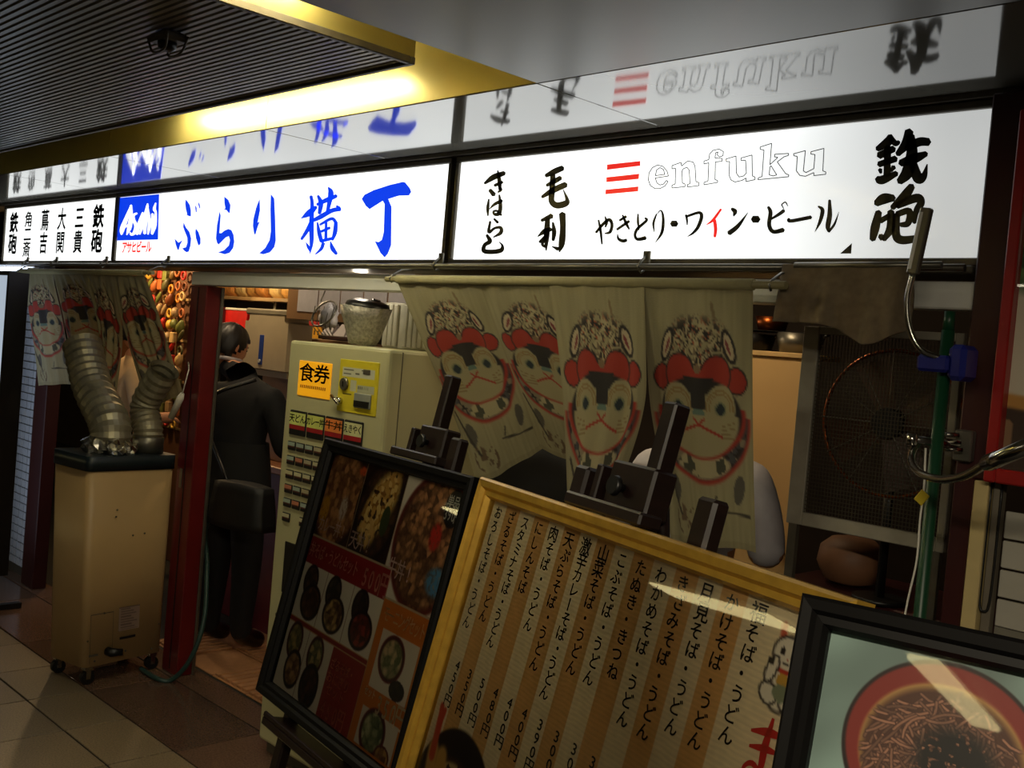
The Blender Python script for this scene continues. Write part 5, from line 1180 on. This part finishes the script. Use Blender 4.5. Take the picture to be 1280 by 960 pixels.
for v in bb.verts:
    x, y, z = v.co * 2; bl_ = (1 - 0.10 * z * z) ; v.co = Vector((x * 0.17 * (1 - .06 * z), y * 0.045 * (1.0 + 0.5 * (1 - x * x)) * (1 - 0.25 * (z > 0) * z), z * 0.105 * (1 - 0.08 * x * x)))
b.sm = True; b.merge(bb, Matrix.Translation(c) @ Matrix.Rotation(yaw - 0.1, 4, 'Z')); b.build('bag_body', mat('black_nylon', (9, 9, 10), 0.6, 0, 0.2, 40), bg)
MB().tube(smooth_line([c + Vector((-0.15, 0, 0.09)), Vector(JJ['shl'][0]) + Vector((0.05, -0.105, -0.1)), Vector(JJ['chest'][0]) + Vector((0.03, -0.165, 0.08)), Vector(JJ['shr'][0]) + Vector((-0.06, -0.07, 0.075))], 8), 0.010, 6).build('strap', M_black, bg)

SIT = [('pelvis', 'spine', 1), ('spine', 'chest', 1), ('chest', 'neck0', 1), ('neck0', 'neck', 0), ('chest', 'shl', 1), ('chest', 'shr', 1), ('shl', 'ell', 1), ('shr', 'elr', 1), ('ell', 'wrl', 1), ('elr', 'wrr', 1),
       ('pelvis', 'hpl', 2), ('pelvis', 'hpr', 2), ('hpl', 'knl', 2), ('hpr', 'knr', 2), ('knl', 'anl', 2), ('knr', 'anr', 2), ('anl', 'tol', 3), ('anr', 'tor', 3)]
def seated(z, lean=0.0):
    return {'pelvis': ((0, -0.02, z + 0.13), (0.16, 0.13)), 'spine': ((0, 0.0, z + 0.30), (0.15, 0.12)), 'chest': ((0, 0.05, z + 0.47), (0.175, 0.13)), 'neck0': ((0, 0.12, z + 0.62), 0.075), 'neck': ((0, 0.16, z + 0.67), 0.05),
            'shl': ((-0.17, 0.06, z + 0.53), 0.085), 'shr': ((0.17, 0.06, z + 0.53), 0.085), 'ell': ((-0.19, 0.16, z + 0.30), 0.062), 'elr': ((0.19, 0.16, z + 0.30), 0.062), 'wrl': ((-0.14, 0.36, z + 0.34), 0.04), 'wrr': ((0.14, 0.36, z + 0.34), 0.04),
            'hpl': ((-0.10, 0.04, z + 0.10), 0.10), 'hpr': ((0.10, 0.04, z + 0.10), 0.10), 'knl': ((-0.12, 0.40, z + 0.08), 0.076), 'knr': ((0.12, 0.40, z + 0.08), 0.076), 'anl': ((-0.12, 0.38, z - 0.28), 0.055), 'anr': ((0.12, 0.38, z - 0.28), 0.055),
            'tol': ((-0.12, 0.53, z - 0.335), 0.04), 'tor': ((0.12, 0.53, z - 0.335), 0.04)}
def stool(name, label, x, y, z):
    t = thing(name, label, 'stool', (x, y, 0))
    MB().lathe([(0.15, z - 0.05), (0.165, z - 0.04), (0.165, z - 0.015), (0.15, z)], Matrix.Translation((x, y, 0)), 24).build('seat', M_redbrown, t)
    for a in range(4):
        q = PI / 4 + a * PI / 2; MB().tube([(x + math.cos(q) * 0.11, y + math.sin(q) * 0.11, z - 0.05), (x + math.cos(q) * 0.16, y + math.sin(q) * 0.16, 0.0)], 0.012, 8).build('leg', M_black, t)
    MB().tube([(x + math.cos(q) * 0.145, y + math.sin(q) * 0.145, 0.2) for q in np.linspace(0, 2 * PI, 25)[:-1]], 0.007, 6, closed=True).build('foot_ring', M_steel, t)
sz = 0.60
cp_ = PY(655, 600, 2.72); sx_, sy_ = cp_.x + 0.06, 2.70
# customer whose back shows under the big curtain
SJ = rigged(sx_, sy_, 0.1, seated(0.645))
stool('bar_stool', 'round bar stool under the customer behind the big curtain', sx_, sy_ - 0.01, 0.655)
cu = person('person', 'person in a black coat seated at the counter, back showing below the big curtain', SJ, SIT, (M_skin, M_suit, M_suit, M_shoe, M_lip, M_eye), ((SJ['neck'][0][0], SJ['neck'][0][1] + 0.03, 1.42), 0.105), (-0.1, 1, -0.3), hands=((SJ['wrl'][0], (0, 1, 0), -1), (SJ['wrr'][0], (0, 1, 0), 1)))
# worker in a white T-shirt by the warm partition
wp = PY(955, 610, 2.80)
wx, wy = wp.x - 0.24, 2.80
WJ = {k: ((p[0], p[1], p[2]), r) for k, (p, r) in J.items()}
WJ['elr'] = ((0.25, -0.02, 1.06), 0.062); WJ['wrr'] = ((0.17, 0.2, 1.05), 0.036); 
WJ = rigged(wx, wy, 0.25, WJ)
WST = [(a, b_, (0 if (a in ('ell', 'elr')) else i)) for a, b_, i in STAND]
wk = person('person', 'person in a white T-shirt half hidden by the right edge of the big curtain', WJ, WST, (M_skin, M_tshirt, M_suit, M_shoe, M_lip, M_eye), ((WJ['neck'][0][0], WJ['neck'][0][1] + 0.02, 1.53), 0.105), (-0.2, 1, -0.2), hands=((WJ['wrl'][0], (-0.2, 1, 0), -1), (WJ['wrr'][0], (-0.2, 1, 0), 1)))
# customer behind the left curtain: pale shirt and dark clothes
lp_ = PY(156, 470, 2.90)
LJ = rigged(lp_.x + 0.02, 2.90, -0.2, J)
lw = person('person', 'person in a pale shirt standing behind the gap of the left curtain', LJ, STAND, (M_skin, mat('pale_shirt', (206, 176, 136), 0.8, 0, 0.05), M_suit, M_shoe, M_lip, M_eye), ((LJ['neck'][0][0], LJ['neck'][0][1] + 0.02, 1.53), 0.105), (0.2, 1, -0.2), hands=((LJ['wrl'][0], (0.1, 1, 0), -1), (LJ['wrr'][0], (0.1, 1, 0), 1)))

# ================================================================== SHOP INTERIOR
M_shelf = mat('pale_shelf_board', (170, 140, 96), 0.5)
M_brownwall = mat('brown_partition', (150, 112, 74), 0.5, 0, 0.08, 5)
rk = thing('display_rack', 'dark tall display rack behind the left curtain, packed with bright ornaments', 'rack', (-7.1, 3.4, 0))
MB().box((-7.75, 3.40, 0), (-6.58, 3.43, 2.05)).build('back_panel', mat('rack_brown', (96, 60, 34), 0.6), rk)
for z in (0.9, 1.22, 1.5, 1.78): MB().box((-7.75, 3.394, z - 0.008), (-6.58, 3.3999, z + 0.008)).build('rack_rail', M_shelf, rk)
random.seed(21)
oc = [(190, 44, 34), (206, 130, 40), (226, 176, 70), (112, 116, 56), (170, 140, 100), (124, 66, 34), (176, 96, 50), (84, 80, 46), (216, 180, 120), (110, 84, 44)]
om = [mat('ornament_%d' % i, c, 0.45, 0, 0.12, 40) for i, c in enumerate(oc)]
def ornament(kind):
    b = MB()
    if kind == 0: b.ball((0, 0, 0), (0.038, 0.034, 0.042), None, 12, 8, 0.04)
    elif kind == 1: b.lathe([(0.006, -0.06), (0.03, -0.04), (0.036, 0.0), (0.022, 0.04), (0.012, 0.06)], Matrix.Rotation(0.5, 4, 'Y'), 12)
    elif kind == 2: b.tube([(math.cos(q) * 0.034, 0, math.sin(q) * 0.034) for q in np.linspace(0, 2 * PI, 17)[:-1]], 0.010, 7, closed=True)
    elif kind == 3: b.ball((0, 0, 0), (0.022, 0.018, 0.065), Matrix.Rotation(0.7, 4, 'Y'), 10, 8, 0.05)
    else: b.box((-0.034, -0.02, -0.045), (0.034, 0.02, 0.045), 0.006, M=Matrix.Rotation(random.uniform(-.4, .4), 4, 'Y'))
    return b
first = {}
ocn = ['red', 'orange', 'golden yellow', 'olive green', 'beige', 'dark brown', 'rust', 'dark olive', 'cream', 'bronze']; okn = ['round ornament', 'bottle-shaped ornament', 'ring ornament', 'slim oval ornament', 'square ornament']
lab_o = 'small bright festive ornament packed on the display rack behind the left curtain'
cx_, n_o = -6.98, 0
for iz in range(13):
    for ix in range(3, 12):
        x = -7.62 + ix * 0.088 + random.uniform(-.02, .02); z = 0.95 + iz * 0.083 + random.uniform(-.02, .02); k = random.randrange(5); mi = random.randrange(len(om))
        if k not in first: o = ornament(k).build('ornament', om[mi]); first[k] = o
        else:
            o = first[k].copy(); COL.objects.link(o)
            o.material_slots[0].link = 'OBJECT'; o.material_slots[0].material = om[mi]
        o.scale = (.82,) * 3; o.location = (x, 3.368 + random.uniform(-.006, .003), z); nm_ = '%s %s' % (ocn[mi], okn[k]); tag(o, 'small %s on the display rack behind the left curtain' % nm_, 'ornament', nm_ + 's on the display rack')
# counter with partition and dispenser
ct = thing('service_counter', 'red-fronted wooden counter inside the shop in front of the suited person', 'counter', (-4.9, 3.3, 0))
MB().box((-5.70, 3.06, 0), (-3.60, 3.10, 0.87)).build('front_panel', M_counter, ct)
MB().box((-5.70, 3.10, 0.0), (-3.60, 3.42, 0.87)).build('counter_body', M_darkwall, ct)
MB().box((-5.72, 2.99, 0.872), (-3.57, 3.45, 0.912), 0.006).build('counter_top', M_countertop, ct)
one('counter_partition', MB().box((-5.16, 3.12, 0.913), (-4.0, 3.15, 1.60), 0.003), M_brownwall, 'brown partition panel standing on the counter behind the dispenser', 'partition')
dp = thing('towel_dispenser', 'large white rounded wall dispenser with a blue sight strip', 'dispenser', (-4.9, 3.0, 1.39))
bb = bmesh.new(); bmesh.ops.create_cube(bb, size=1)
for v in bb.verts: v.co = Vector((-4.915 + v.co.x * 0.43, 3.045 + v.co.y * 0.15, 1.54 + v.co.z * 0.33))
bmesh.ops.bevel(bb, geom=[e for e in bb.edges if abs((e.verts[0].co - e.verts[1].co).y) > 0.1 or e.verts[0].co.z < 1.5 and e.verts[1].co.z < 1.5], offset=0.04, segments=5, affect='EDGES')
b = MB(); b.sm = False; b.merge(bb); b.build('dispenser_body', mat('warm_white_plastic', (205, 186, 150), 0.35, 0, 0.03), dp)
MB().box((-5.13, 2.966, 1.70), (-4.70, 3.118, 1.735), 0.008).build('dispenser_lid', mat('grey_lid', (150, 140, 116), 0.4), dp)
MB().box((-4.965, 2.966, 1.435), (-4.925, 2.972, 1.595), 0.018, seg=3).build('sight_strip', mat('blue_strip', (40, 70, 150), 0.3), dp)
MB().tube([(-4.945, 2.965, 1.455), (-4.945, 2.96, 1.455)], 0.010, 12).build('push_button', M_white, dp)
tumb = PY(326, 566, 3.02)
b = MB().lathe([(0.030, 0), (0.034, 0.09), (0.032, 0.09), (0.028, 0.004)], Matrix.Translation((tumb.x, 3.03, 0.9125)), 20)
one('drinking_glass', b, M_clear, 'clear tumbler standing on the wooden counter beside the suited person', 'glass')
# high shelf with packets, red boxes
sh = thing('wall_shelf', 'long pale shelf high behind the counter, loaded with tan packets', 'shelf', (-6.3, 3.85, 1.82))
MB().box((-7.3, 3.72, 1.815), (-5.0, 4.05, 1.838), 0.002).build('shelf_board', M_shelf, sh)
for x in (-7.2, -6.2, -5.1): MB().box((x - 0.015, 3.8, 1.6), (x + 0.015, 4.05, 1.815)).box((x - 0.015, 4.05, 1.0), (x + 0.015, 4.07, 2.2)).build('bracket', M_steel, sh)
M_pack = [mat('packet_%d' % i, c, 0.35, 0, 0.3, 30) for i, c in enumerate([(226, 176, 100), (214, 150, 80), (240, 204, 140)])]
def packet():
    b = bmesh.new(); bmesh.ops.create_cube(b, size=1); bmesh.ops.subdivide_edges(b, edges=b.edges[:], cuts=3, use_grid_fill=True)
    for v in b.verts:
        x, y, z = v.co * 2; v.co = Vector((x * 0.075 * (1 - .15 * abs(z) ** 3), y * 0.05 * (1 - .8 * abs(z) ** 2.5), (z + 1) * 0.062)) + Vector((random.uniform(-.004, .004),) * 3)
    m = MB(); m.sm = True; m.merge(b); return m
p0 = None
for i in range(8):
    if p0 is None: o = p0 = packet().build('snack_packet', M_pack[0])
    else: o = p0.copy(); COL.objects.link(o); o.material_slots[0].link = 'OBJECT'; o.material_slots[0].material = M_pack[i % 3]
    o.location = (-6.98 + i * 0.158, 3.83 + random.uniform(-.02, .02), 1.8435); o.rotation_euler = (0, 0, random.uniform(-.15, .15))
    tag(o, 'plump %s snack packet on the high shelf, %s from the left' % (('tan', 'brown', 'pale')[i % 3], ('first', 'second', 'third', 'fourth', 'fifth', 'sixth', 'seventh', 'last')[i]), 'packet', 'snack packets on the high shelf')
s2h = thing('lower_shelf', 'short pale shelf below the packets carrying two red boxes', 'shelf', (-6.3, 3.7, 1.50))
MB().box((-6.95, 3.56, 1.495), (-5.95, 3.82, 1.515), 0.002).build('shelf_board', M_shelf, s2h)
for x in (-6.9, -6.0): MB().box((x - 0.012, 3.8, 1.2), (x + 0.012, 3.82, 1.495)).build('bracket', M_steel, s2h)
for i, (xa, xb, m, lb) in enumerate(((-6.66, -6.47, mat('dark_red_box', (110, 20, 22), 0.4), 'dark red carton on the lower shelf, left of the bright red one'), (-6.455, -6.17, mat('bright_red_box', (206, 24, 22), 0.4), 'bright red carton with white label on the lower shelf'))):
    t = thing('carton', lb, 'box', ((xa + xb) / 2, 3.68, 1.516))
    MB().box((xa, 3.58, 1.516), (xb, 3.78, 1.735), 0.003).build('carton_body', m, t)
    MB().box((xa - 0.003, 3.577, 1.736), (xb + 0.003, 3.783, 1.752), 0.003).build('carton_lid', M_white if i else m, t)
    if i: MB().box((xa + .14, 3.5785, 1.53), (xa + .20, 3.5795, 1.56)).build('carton_label', M_whiteink, t)
# price card and paper trays on the shelf beyond the ticket machine
a, c = PY(384, 401, 3.3), PY(402, 432, 3.3)
t = thing('price_card', 'orange-yellow price card behind the top left of the ticket machine', 'sign', ((a.x + c.x) / 2, 3.3, c.z))
MB().box((a.x, 3.295, c.z - 0.06), (c.x, 3.30, a.z)).build('card', mat('orange_card', (246, 180, 40), 0.5), t)
MB().box((a.x, 3.2935, a.z - 0.03), (c.x, 3.2949, a.z)).build('red_heading', M_redink, t)
for i in range(4): MB().box((a.x + 0.015 + i * (c.x - a.x) / 4.6, 3.2935, a.z - 0.075), (a.x + 0.024 + i * (c.x - a.x) / 4.6, 3.2949, a.z - 0.05)).build('digit_mark', M_ink, t)
MB().box((a.x + 0.03, 3.302, 0.914), (c.x - 0.03, 3.312, c.z)).build('card_stand', M_shelf, t)
a, c = PY(402, 411, 3.2), PY(452, 423, 3.2)
t = thing('paper_tray_rack', 'row of white folded paper trays on a stand behind the ticket machine', 'rack', ((a.x + c.x) / 2, 3.2, 0.913))
MB().box((a.x, 3.18, c.z - 0.02), (c.x, 3.27, c.z), 0.003).build('tray_board', M_redbrown, t)
MB().box((a.x + .05, 3.21, 0.913), (c.x - .05, 3.24, c.z - .02)).build('stand', M_redbrown, t)
for i in range(3):
    x0 = a.x + 0.01 + i * (c.x - a.x - .02) / 3; x1 = x0 + (c.x - a.x - .02) / 3 - .01; b = MB()
    p = [(x0 - .0, 3.185, c.z + .001), (x1, 3.185, c.z + .001), (x1 - .02, 3.22, c.z + .065), (x0 + .03, 3.22, c.z + .065)]; q = [(v[0], 3.26, c.z + .001) if v[2] < c.z + .01 else (v[0], 3.24, v[2]) for v in p]
    vs = [b.bm.verts.new(v) for v in p + q]
    for f in ((0, 1, 2, 3), (7, 6, 5, 4), (0, 4, 5, 1), (1, 5, 6, 2), (2, 6, 7, 3), (3, 7, 4, 0)): b.face([vs[k] for k in f])
    b.build('paper_tray', M_tshirt, t)
# hanging notice board with white papers
a, c = PY(362, 358, 2.95), PY(520, 412, 2.95)
t = thing('notice_board', 'brown notice board with white papers hanging from the ceiling over the ticket machine', 'board', ((a.x + c.x) / 2, 2.95, c.z))
MB().box((a.x, 2.945, c.z + .01), (c.x, 2.96, 2.42)).build('board_panel', M_brownwall, t)
xs = np.linspace(a.x + 0.10, c.x - 0.02, 6)
for i in range(5): MB().box((xs[i], 2.941, c.z + .05 + .01 * (i % 2)), (xs[i + 1] - .012, 2.9445, 1.95)).build('paper_sheet', M_tshirt, t)
# slatted white vent box and wire basket on top of the machine
t = thing('slatted_vent', 'white slatted vent box standing on top of the ticket machine', 'vent', (-3.26, 2.62, 1.593))
va, vb = -3.41, -3.11
MB().box((va, 2.60, 1.593), (vb, 2.70, 1.775), 0.002).build('vent_body', mat('vent_white', (196, 192, 170), 0.5), t)
for i in range(9):
    x = va + 0.006 + i * (vb - va - .012) / 9
    if i == 3: continue
    MB().box((x, 2.590, 1.600), (x + 0.026, 2.5995, 1.768), 0.003).build('slat', mat('vent_white', (196, 192, 170), 0.5), t)
t = thing('metal_basket', 'crumpled silver mesh basket full of dark utensils on top of the ticket machine', 'basket', (-3.33, 2.42, 1.593))
bc = PY(453, 430, 2.42); Mb = Matrix.Translation((bc.x, 2.42, 1.593)) @ Matrix.Rotation(0.06, 4, 'Y')
b = MB(); pr = [(0.050, 0.004), (0.066, 0.04), (0.090, 0.11), (0.100, 0.150), (0.095, 0.150), (0.062, 0.04), (0.046, 0.01)]
b.lathe(pr, Mb, 40)
for v in b.bm.verts: v.co += Vector((random.uniform(-.004, .004), random.uniform(-.004, .004), random.uniform(-.002, .003) if v.co.z > 1.60 else 0))
b.build('basket_shell', mat('silver_mesh', (150, 146, 136), 0.45, 0.5, 0.35, 90, bump=0.9), t)
o = MB().ball((0, 0, 0.152), (.088, .088, .03), Mb, 18, 9, .06).build('utensil_bundle', M_black, t)
for i in range(9):
    q = i / 9 * 2 * PI; r = 0.02 + 0.05 * random.random()
    MB().tube([Mb @ Vector((math.cos(q) * r * .5, math.sin(q) * r * .5, 0.05)), Mb @ Vector((math.cos(q) * r + 0.01, math.sin(q) * r, 0.168 + 0.02 * math.sin(i * 2.2)))], 0.016, 8).build('utensil_handle', M_black, t)
t = thing('wire_skimmer', 'wire skimmer with a crumpled bag hanging left of the silver basket', 'utensil', (-3.6, 2.5, 1.7))
wc = PY(405, 392, 2.5)
MB().tube([wc + Vector((0.075 * math.cos(q), 0.0 + .03 * math.sin(q), 0.055 * math.sin(q))) for q in np.linspace(0, 2 * PI, 25)[:-1]], 0.004, 6, closed=True).build('wire_ring', M_steel, t)
for i in range(5): MB().tube(smooth_line([wc + Vector((-.07 + .035 * i, 0, .03)), wc + Vector((-.06 + .03 * i, -.01, -.05)), wc + Vector((-.05 + .025 * i, .02, -.09))], 4), 0.002, 5).build('wire', M_steel, t)
MB().tube(smooth_line([wc + Vector((-.03, 0, .05)), wc + Vector((-.04, .02, .12)), Vector((wc.x - .03, 2.405, 1.81)), Vector((wc.x - .03, 2.402, 1.85))], 5), 0.003, 6).build('hanging_wire', M_steel, t)
b = MB(); b.ball(tuple(wc + Vector((.01, .02, -.01))), (.055, .03, .05), None, 16, 10, .22); b.build('crumpled_bag', M_tshirt, t)
# warm partition and pans at the right
t = thing('warm_partition', 'warm cream partition panel between the big curtain and the wire screen', 'partition', (-2.2, 3.2, 0))
MB().box((-2.30, 3.19, 0), (-1.84, 3.23, 1.68)).build('panel', M_warmwall, t)
MB().box((-2.30, 3.18, 1.681), (-1.84, 3.42, 1.700), 0.003).build('top_ledge', mat('light_ledge', (226, 190, 130), 0.5), t)
for i, (x, r, h, m, lb) in enumerate(((-1.94, 0.085, 0.07, M_steel, 'steel pan on the partition ledge, nearest the wire screen'), (-2.13, 0.080, 0.06, M_black, 'dark pan on the partition ledge, beside the curtain edge'), (-2.06, 0.06, 0.05, M_copper, 'copper bowl stacked on the pans above the partition'))):
    z = 1.701 if i < 2 else 1.775
    p = thing('pan', lb, 'pan', (x, 3.31, z))
    if i == 2: MB().box((-2.20, 3.24, 1.7725), (-1.88, 3.38, 1.7745)).build('tray_below', M_black, p)
    MB().lathe([(r * .8, 0), (r, h), (r * .96, h), (r * .76, .006)], Matrix.Translation((x, 3.31, z)), 24).build('bowl', m, p)
    MB().tube([(x + r * .95, 3.31, z + h * .85), (x + r * .95 + .03, 3.30, z + h)], .006, 8).build('handle', M_black, p)
# wire screen with round fan behind
t = thing('wire_screen', 'framed wire mesh screen on legs right of the warm partition', 'screen', (-1.24, 2.5, 0))
sx0, sx1, sz0, sz1 = -1.452, -1.03, 1.232, 1.756
for lo, hi in (((sx0, 2.49, sz0), (sx0 + .045, 2.51, sz1)), ((sx1 - .02, 2.49, sz0), (sx1, 2.51, sz1)), ((sx0 + .045, 2.49, sz1 - .02), (sx1 - .02, 2.51, sz1)), ((sx0 + .045, 2.49, sz0 - 0.0), (sx1 - .02, 2.51, sz0 + .035))): MB().box(lo, hi, .002).build('frame_bar', mat('grey_metal_bar', (150, 144, 130), 0.5, 0.2), t)
for x in (sx0 + .02, sx1 - .02): MB().box((x - .012, 2.492, 0), (x + .012, 2.508, sz0)).build('leg', M_bronze, t)
b = MB(); n = 40
for i in range(n + 1):
    x = sx0 + .045 + (sx1 - sx0 - .065) * i / n; b.box((x - .0009, 2.4992, sz0 + .035), (x + .0009, 2.501, sz1 - .02))
n = 46
for i in range(n + 1):
    z = sz0 + .035 + (sz1 - sz0 - .055) * i / n; b.box((sx0 + .045, 2.498, z - .0009), (sx1 - .02, 2.4992, z + .0009))
b.build('wire_mesh', M_mesh, t)['kind'] = 'stuff'
t = thing('round_fan', 'round fan with a rim coloured copper for warm gleams, behind the wire screen', 'fan', (-1.22, 2.66, 1.02))
fc = Vector((-1.25, 2.62, 1.52))
MB().tube([fc + Vector((.19 * math.cos(q), 0, .19 * math.sin(q))) for q in np.linspace(0, 2 * PI, 49)[:-1]], .005, 8, closed=True).build('rim', M_copper, t)  # copper colour stands in for warm lamp gleams on the ring
MB().tube([fc + Vector((0, -.03, 0)), fc + Vector((0, .05, 0))], .04, 16).build('hub', M_black, t)
for i in range(4):
    q = i * PI / 2 + .4; b = MB(); u_, v_ = Vector((math.cos(q), 0, math.sin(q))), Vector((-math.sin(q), .35, math.cos(q)))
    pts = [fc + u_ * .03 - v_ * .03, fc + u_ * .17 - v_ * .06, fc + u_ * .175 + v_ * .06, fc + u_ * .03 + v_ * .03]
    b.poly(pts); b.poly([p + Vector((0, .004, 0)) for p in pts[::-1]]); b.build('blade', mat('dark_brown_blade', (70, 42, 26), 0.5), t)
MB().tube([fc + Vector((0, .03, -.02)), Vector((fc.x, 2.65, 1.062))], .012, 10).tube([(fc.x, 2.65, 1.062), (fc.x, 2.65, 1.05)], .07, 20).build('stand', M_black, t)
for q in np.linspace(0, PI, 7)[:-1]: MB().tube([fc + Vector((.188 * math.cos(q), -.02, .188 * math.sin(q))), fc - Vector((.188 * math.cos(q), .02, .188 * math.sin(q)))], .0016, 5).build('guard_wire', M_steel, t)
t = thing('side_counter', 'dark red-brown counter below the wire screen', 'counter', (-1.2, 2.8, 0))
MB().box((-1.56, 2.60, 1.02), (-0.81, 3.0, 1.048), .004).build('counter_top', M_redbrown, t)
MB().box((-1.54, 2.64, 0), (-0.82, 2.98, 1.02)).build('counter_body', M_darkwall, t)
pc = PY(1066, 685, 2.78)
b = MB(); b.lathe([(.03, 0), (.075, .015), (.095, .06), (.088, .105), (.06, .13), (.02, .138)], Matrix.Translation((pc.x, 2.78, 1.0485)), 24)
one('round_pot', b, mat('brown_glaze', (120, 82, 56), 0.6, 0, 0.15, 20), 'brown round lidded pot on the counter below the wire screen', 'pot')
# front counter of the seats behind the big curtain
t = thing('seat_counter', 'dark wooden eating counter behind the big curtain', 'counter', (-2.4, 3.05, 0))
MB().box((-3.3, 3.24, .93), (-2.35, 3.50, .96), .004).build('counter_top', M_countertop, t)
MB().box((-3.3, 3.36, 0), (-2.35, 3.46, .93)).build('front_panel', M_counter, t)
# hose, cream pole, light pull
pts = [Vector((-4.20, 2.60, 0.80)), PY(262, 650, 2.50), PY(259, 710, 2.44), PY(255, 775, 2.38), PY(238, 824, 2.33), PZ(214, 850, .012), PZ(196, 848, .012), PZ(176, 836, .012)]
one('green_hose', MB().tube(smooth_line(pts, 8), 0.011, 10), mat('green_hose_rubber', (34, 62, 58), 0.45), 'green hose curling down beside the red door post to the air cooler', 'hose')
q0, q1 = PY(557, 504, 2.02), PY(551, 566, 2.02)
t = thing('cream_pole', 'thin cream pole with chrome collar behind the picture menu easel', 'pole', (q0.x, 2.02, 0))
MB().tube([(q0.x, 2.02, q1.z), (q0.x, 2.02, q0.z)], .011, 12).build('pole_upper', M_cream, t)
MB().tube([(q0.x, 2.02, q1.z - .05), (q0.x, 2.02, q1.z)], .012, 12).build('collar', M_chrome, t)
MB().tube([(q0.x, 2.02, .02), (q0.x, 2.02, q1.z - .05)], .011, 12).tube([(q0.x, 2.02, 0), (q0.x, 2.02, .02)], [.10, .09], 20).build('pole_lower', M_cream, t)
t = thing('light_pull', 'white toggle on a cord hanging beside the left curtain', 'pull cord', PY(215, 525, 2.30))
g0, g1, g2 = PY(236, 462, 2.315), PY(228, 492, 2.305), PY(214, 522, 2.30)
MB().tube([(-4.5455, 2.35, g0.z + .05), g0, g1], .003, 6).build('cord', M_whiteink, t); MB().tube([g1, g1.lerp(g2, .2), g2], [.010, .017, .015], 10).build('toggle', M_whiteink, t)
# far left: lit standing sign in black frame and a wall of small white tiles
e0 = PY(12, 348, 1.95)
t = thing('standing_lightbox', 'lit white standing sign in a black frame at the far left edge', 'sign', (e0.x - .4, 1.95, 0))
MB().box((e0.x - .8, 1.955, .22), (e0.x - .02, 1.99, 1.79)).build('lit_face', mat('cool_lit_face', (206, 222, 240), .4, emit=0.6, var=.03), t)
for lo, hi in (((e0.x - .022, 1.945, .2), (e0.x, 2.05, 1.81)), ((e0.x - .82, 1.945, .2), (e0.x - .8, 2.05, 1.81)), ((e0.x - .8, 1.945, 1.79), (e0.x - .022, 2.05, 1.81)), ((e0.x - .8, 1.945, .2), (e0.x - .022, 2.05, .22))): MB().box(lo, hi, .002).build('frame_bar', M_black, t)
for x in (e0.x - .75, e0.x - .07): MB().box((x - .02, 1.8, 0), (x + .02, 2.15, .03)).box((x - .015, 1.97, .03), (x + .015, 2.0, .2)).build('foot', M_black, t)
tw = struct(MB().box((-9, 2.40, 0), (-6.40, 2.45, 1.88)).build('wall_left_front', mat('grey_grout', (70, 66, 60), .7)))
b = MB()
for i in range(16):
    for j in range(38): b.box((-7.55 + i * .071, 2.392, .06 + j * .048), (-7.55 + i * .071 + .059, 2.40, .06 + j * .048 + .041))
o = b.build('wall_tiles', mat('small_white_tile', (196, 200, 210), .2, 0, .05), tw); o['kind'] = 'stuff'
tl = thing('added_strip_lamp', 'short cool strip lamp added to light the white tile wall at far left', 'lamp', (-6.9, 2.28, 1.86))  # invented tube, added to brighten the white tiles
MB().tube([(-7.3, 2.30, 1.862), (-6.5, 2.30, 1.862)], .012, 10).build('glass_tube', mat('added_cool_tube', (214, 228, 255), .4, emit=5), tl)
MB().box((-7.32, 2.325, 1.85), (-6.48, 2.35, 1.878)).box((-7.32, 2.29, 1.855), (-7.30, 2.33, 1.87)).box((-6.50, 2.29, 1.855), (-6.48, 2.33, 1.87)).build('lamp_body', M_white, tl)
# ceiling fixture on the slatted panel
fx = PZ(210, 45, 2.277)
t = thing('ceiling_sensor', 'small dark sensor with wire guard on the slatted ceiling', 'sensor', (fx.x, fx.y, 2.25))
MB().box((fx.x - .045, fx.y - .03, 2.262), (fx.x + .045, fx.y + .03, 2.281), .006).build('housing', M_bronze, t)
MB().lathe([(.022, 2.262), (.020, 2.248), (.010, 2.242)], Matrix.Translation((fx.x, fx.y, 0)), 16).build('lens', M_black, t)
for s in (-1, 1): MB().tube(smooth_line([(fx.x - .05, fx.y + .025 * s, 2.275), (fx.x - .03, fx.y + .02 * s, 2.24), (fx.x + .03, fx.y + .02 * s, 2.24), (fx.x + .05, fx.y + .025 * s, 2.275)], 5), .003, 6).build('guard_wire', M_bronze, t)
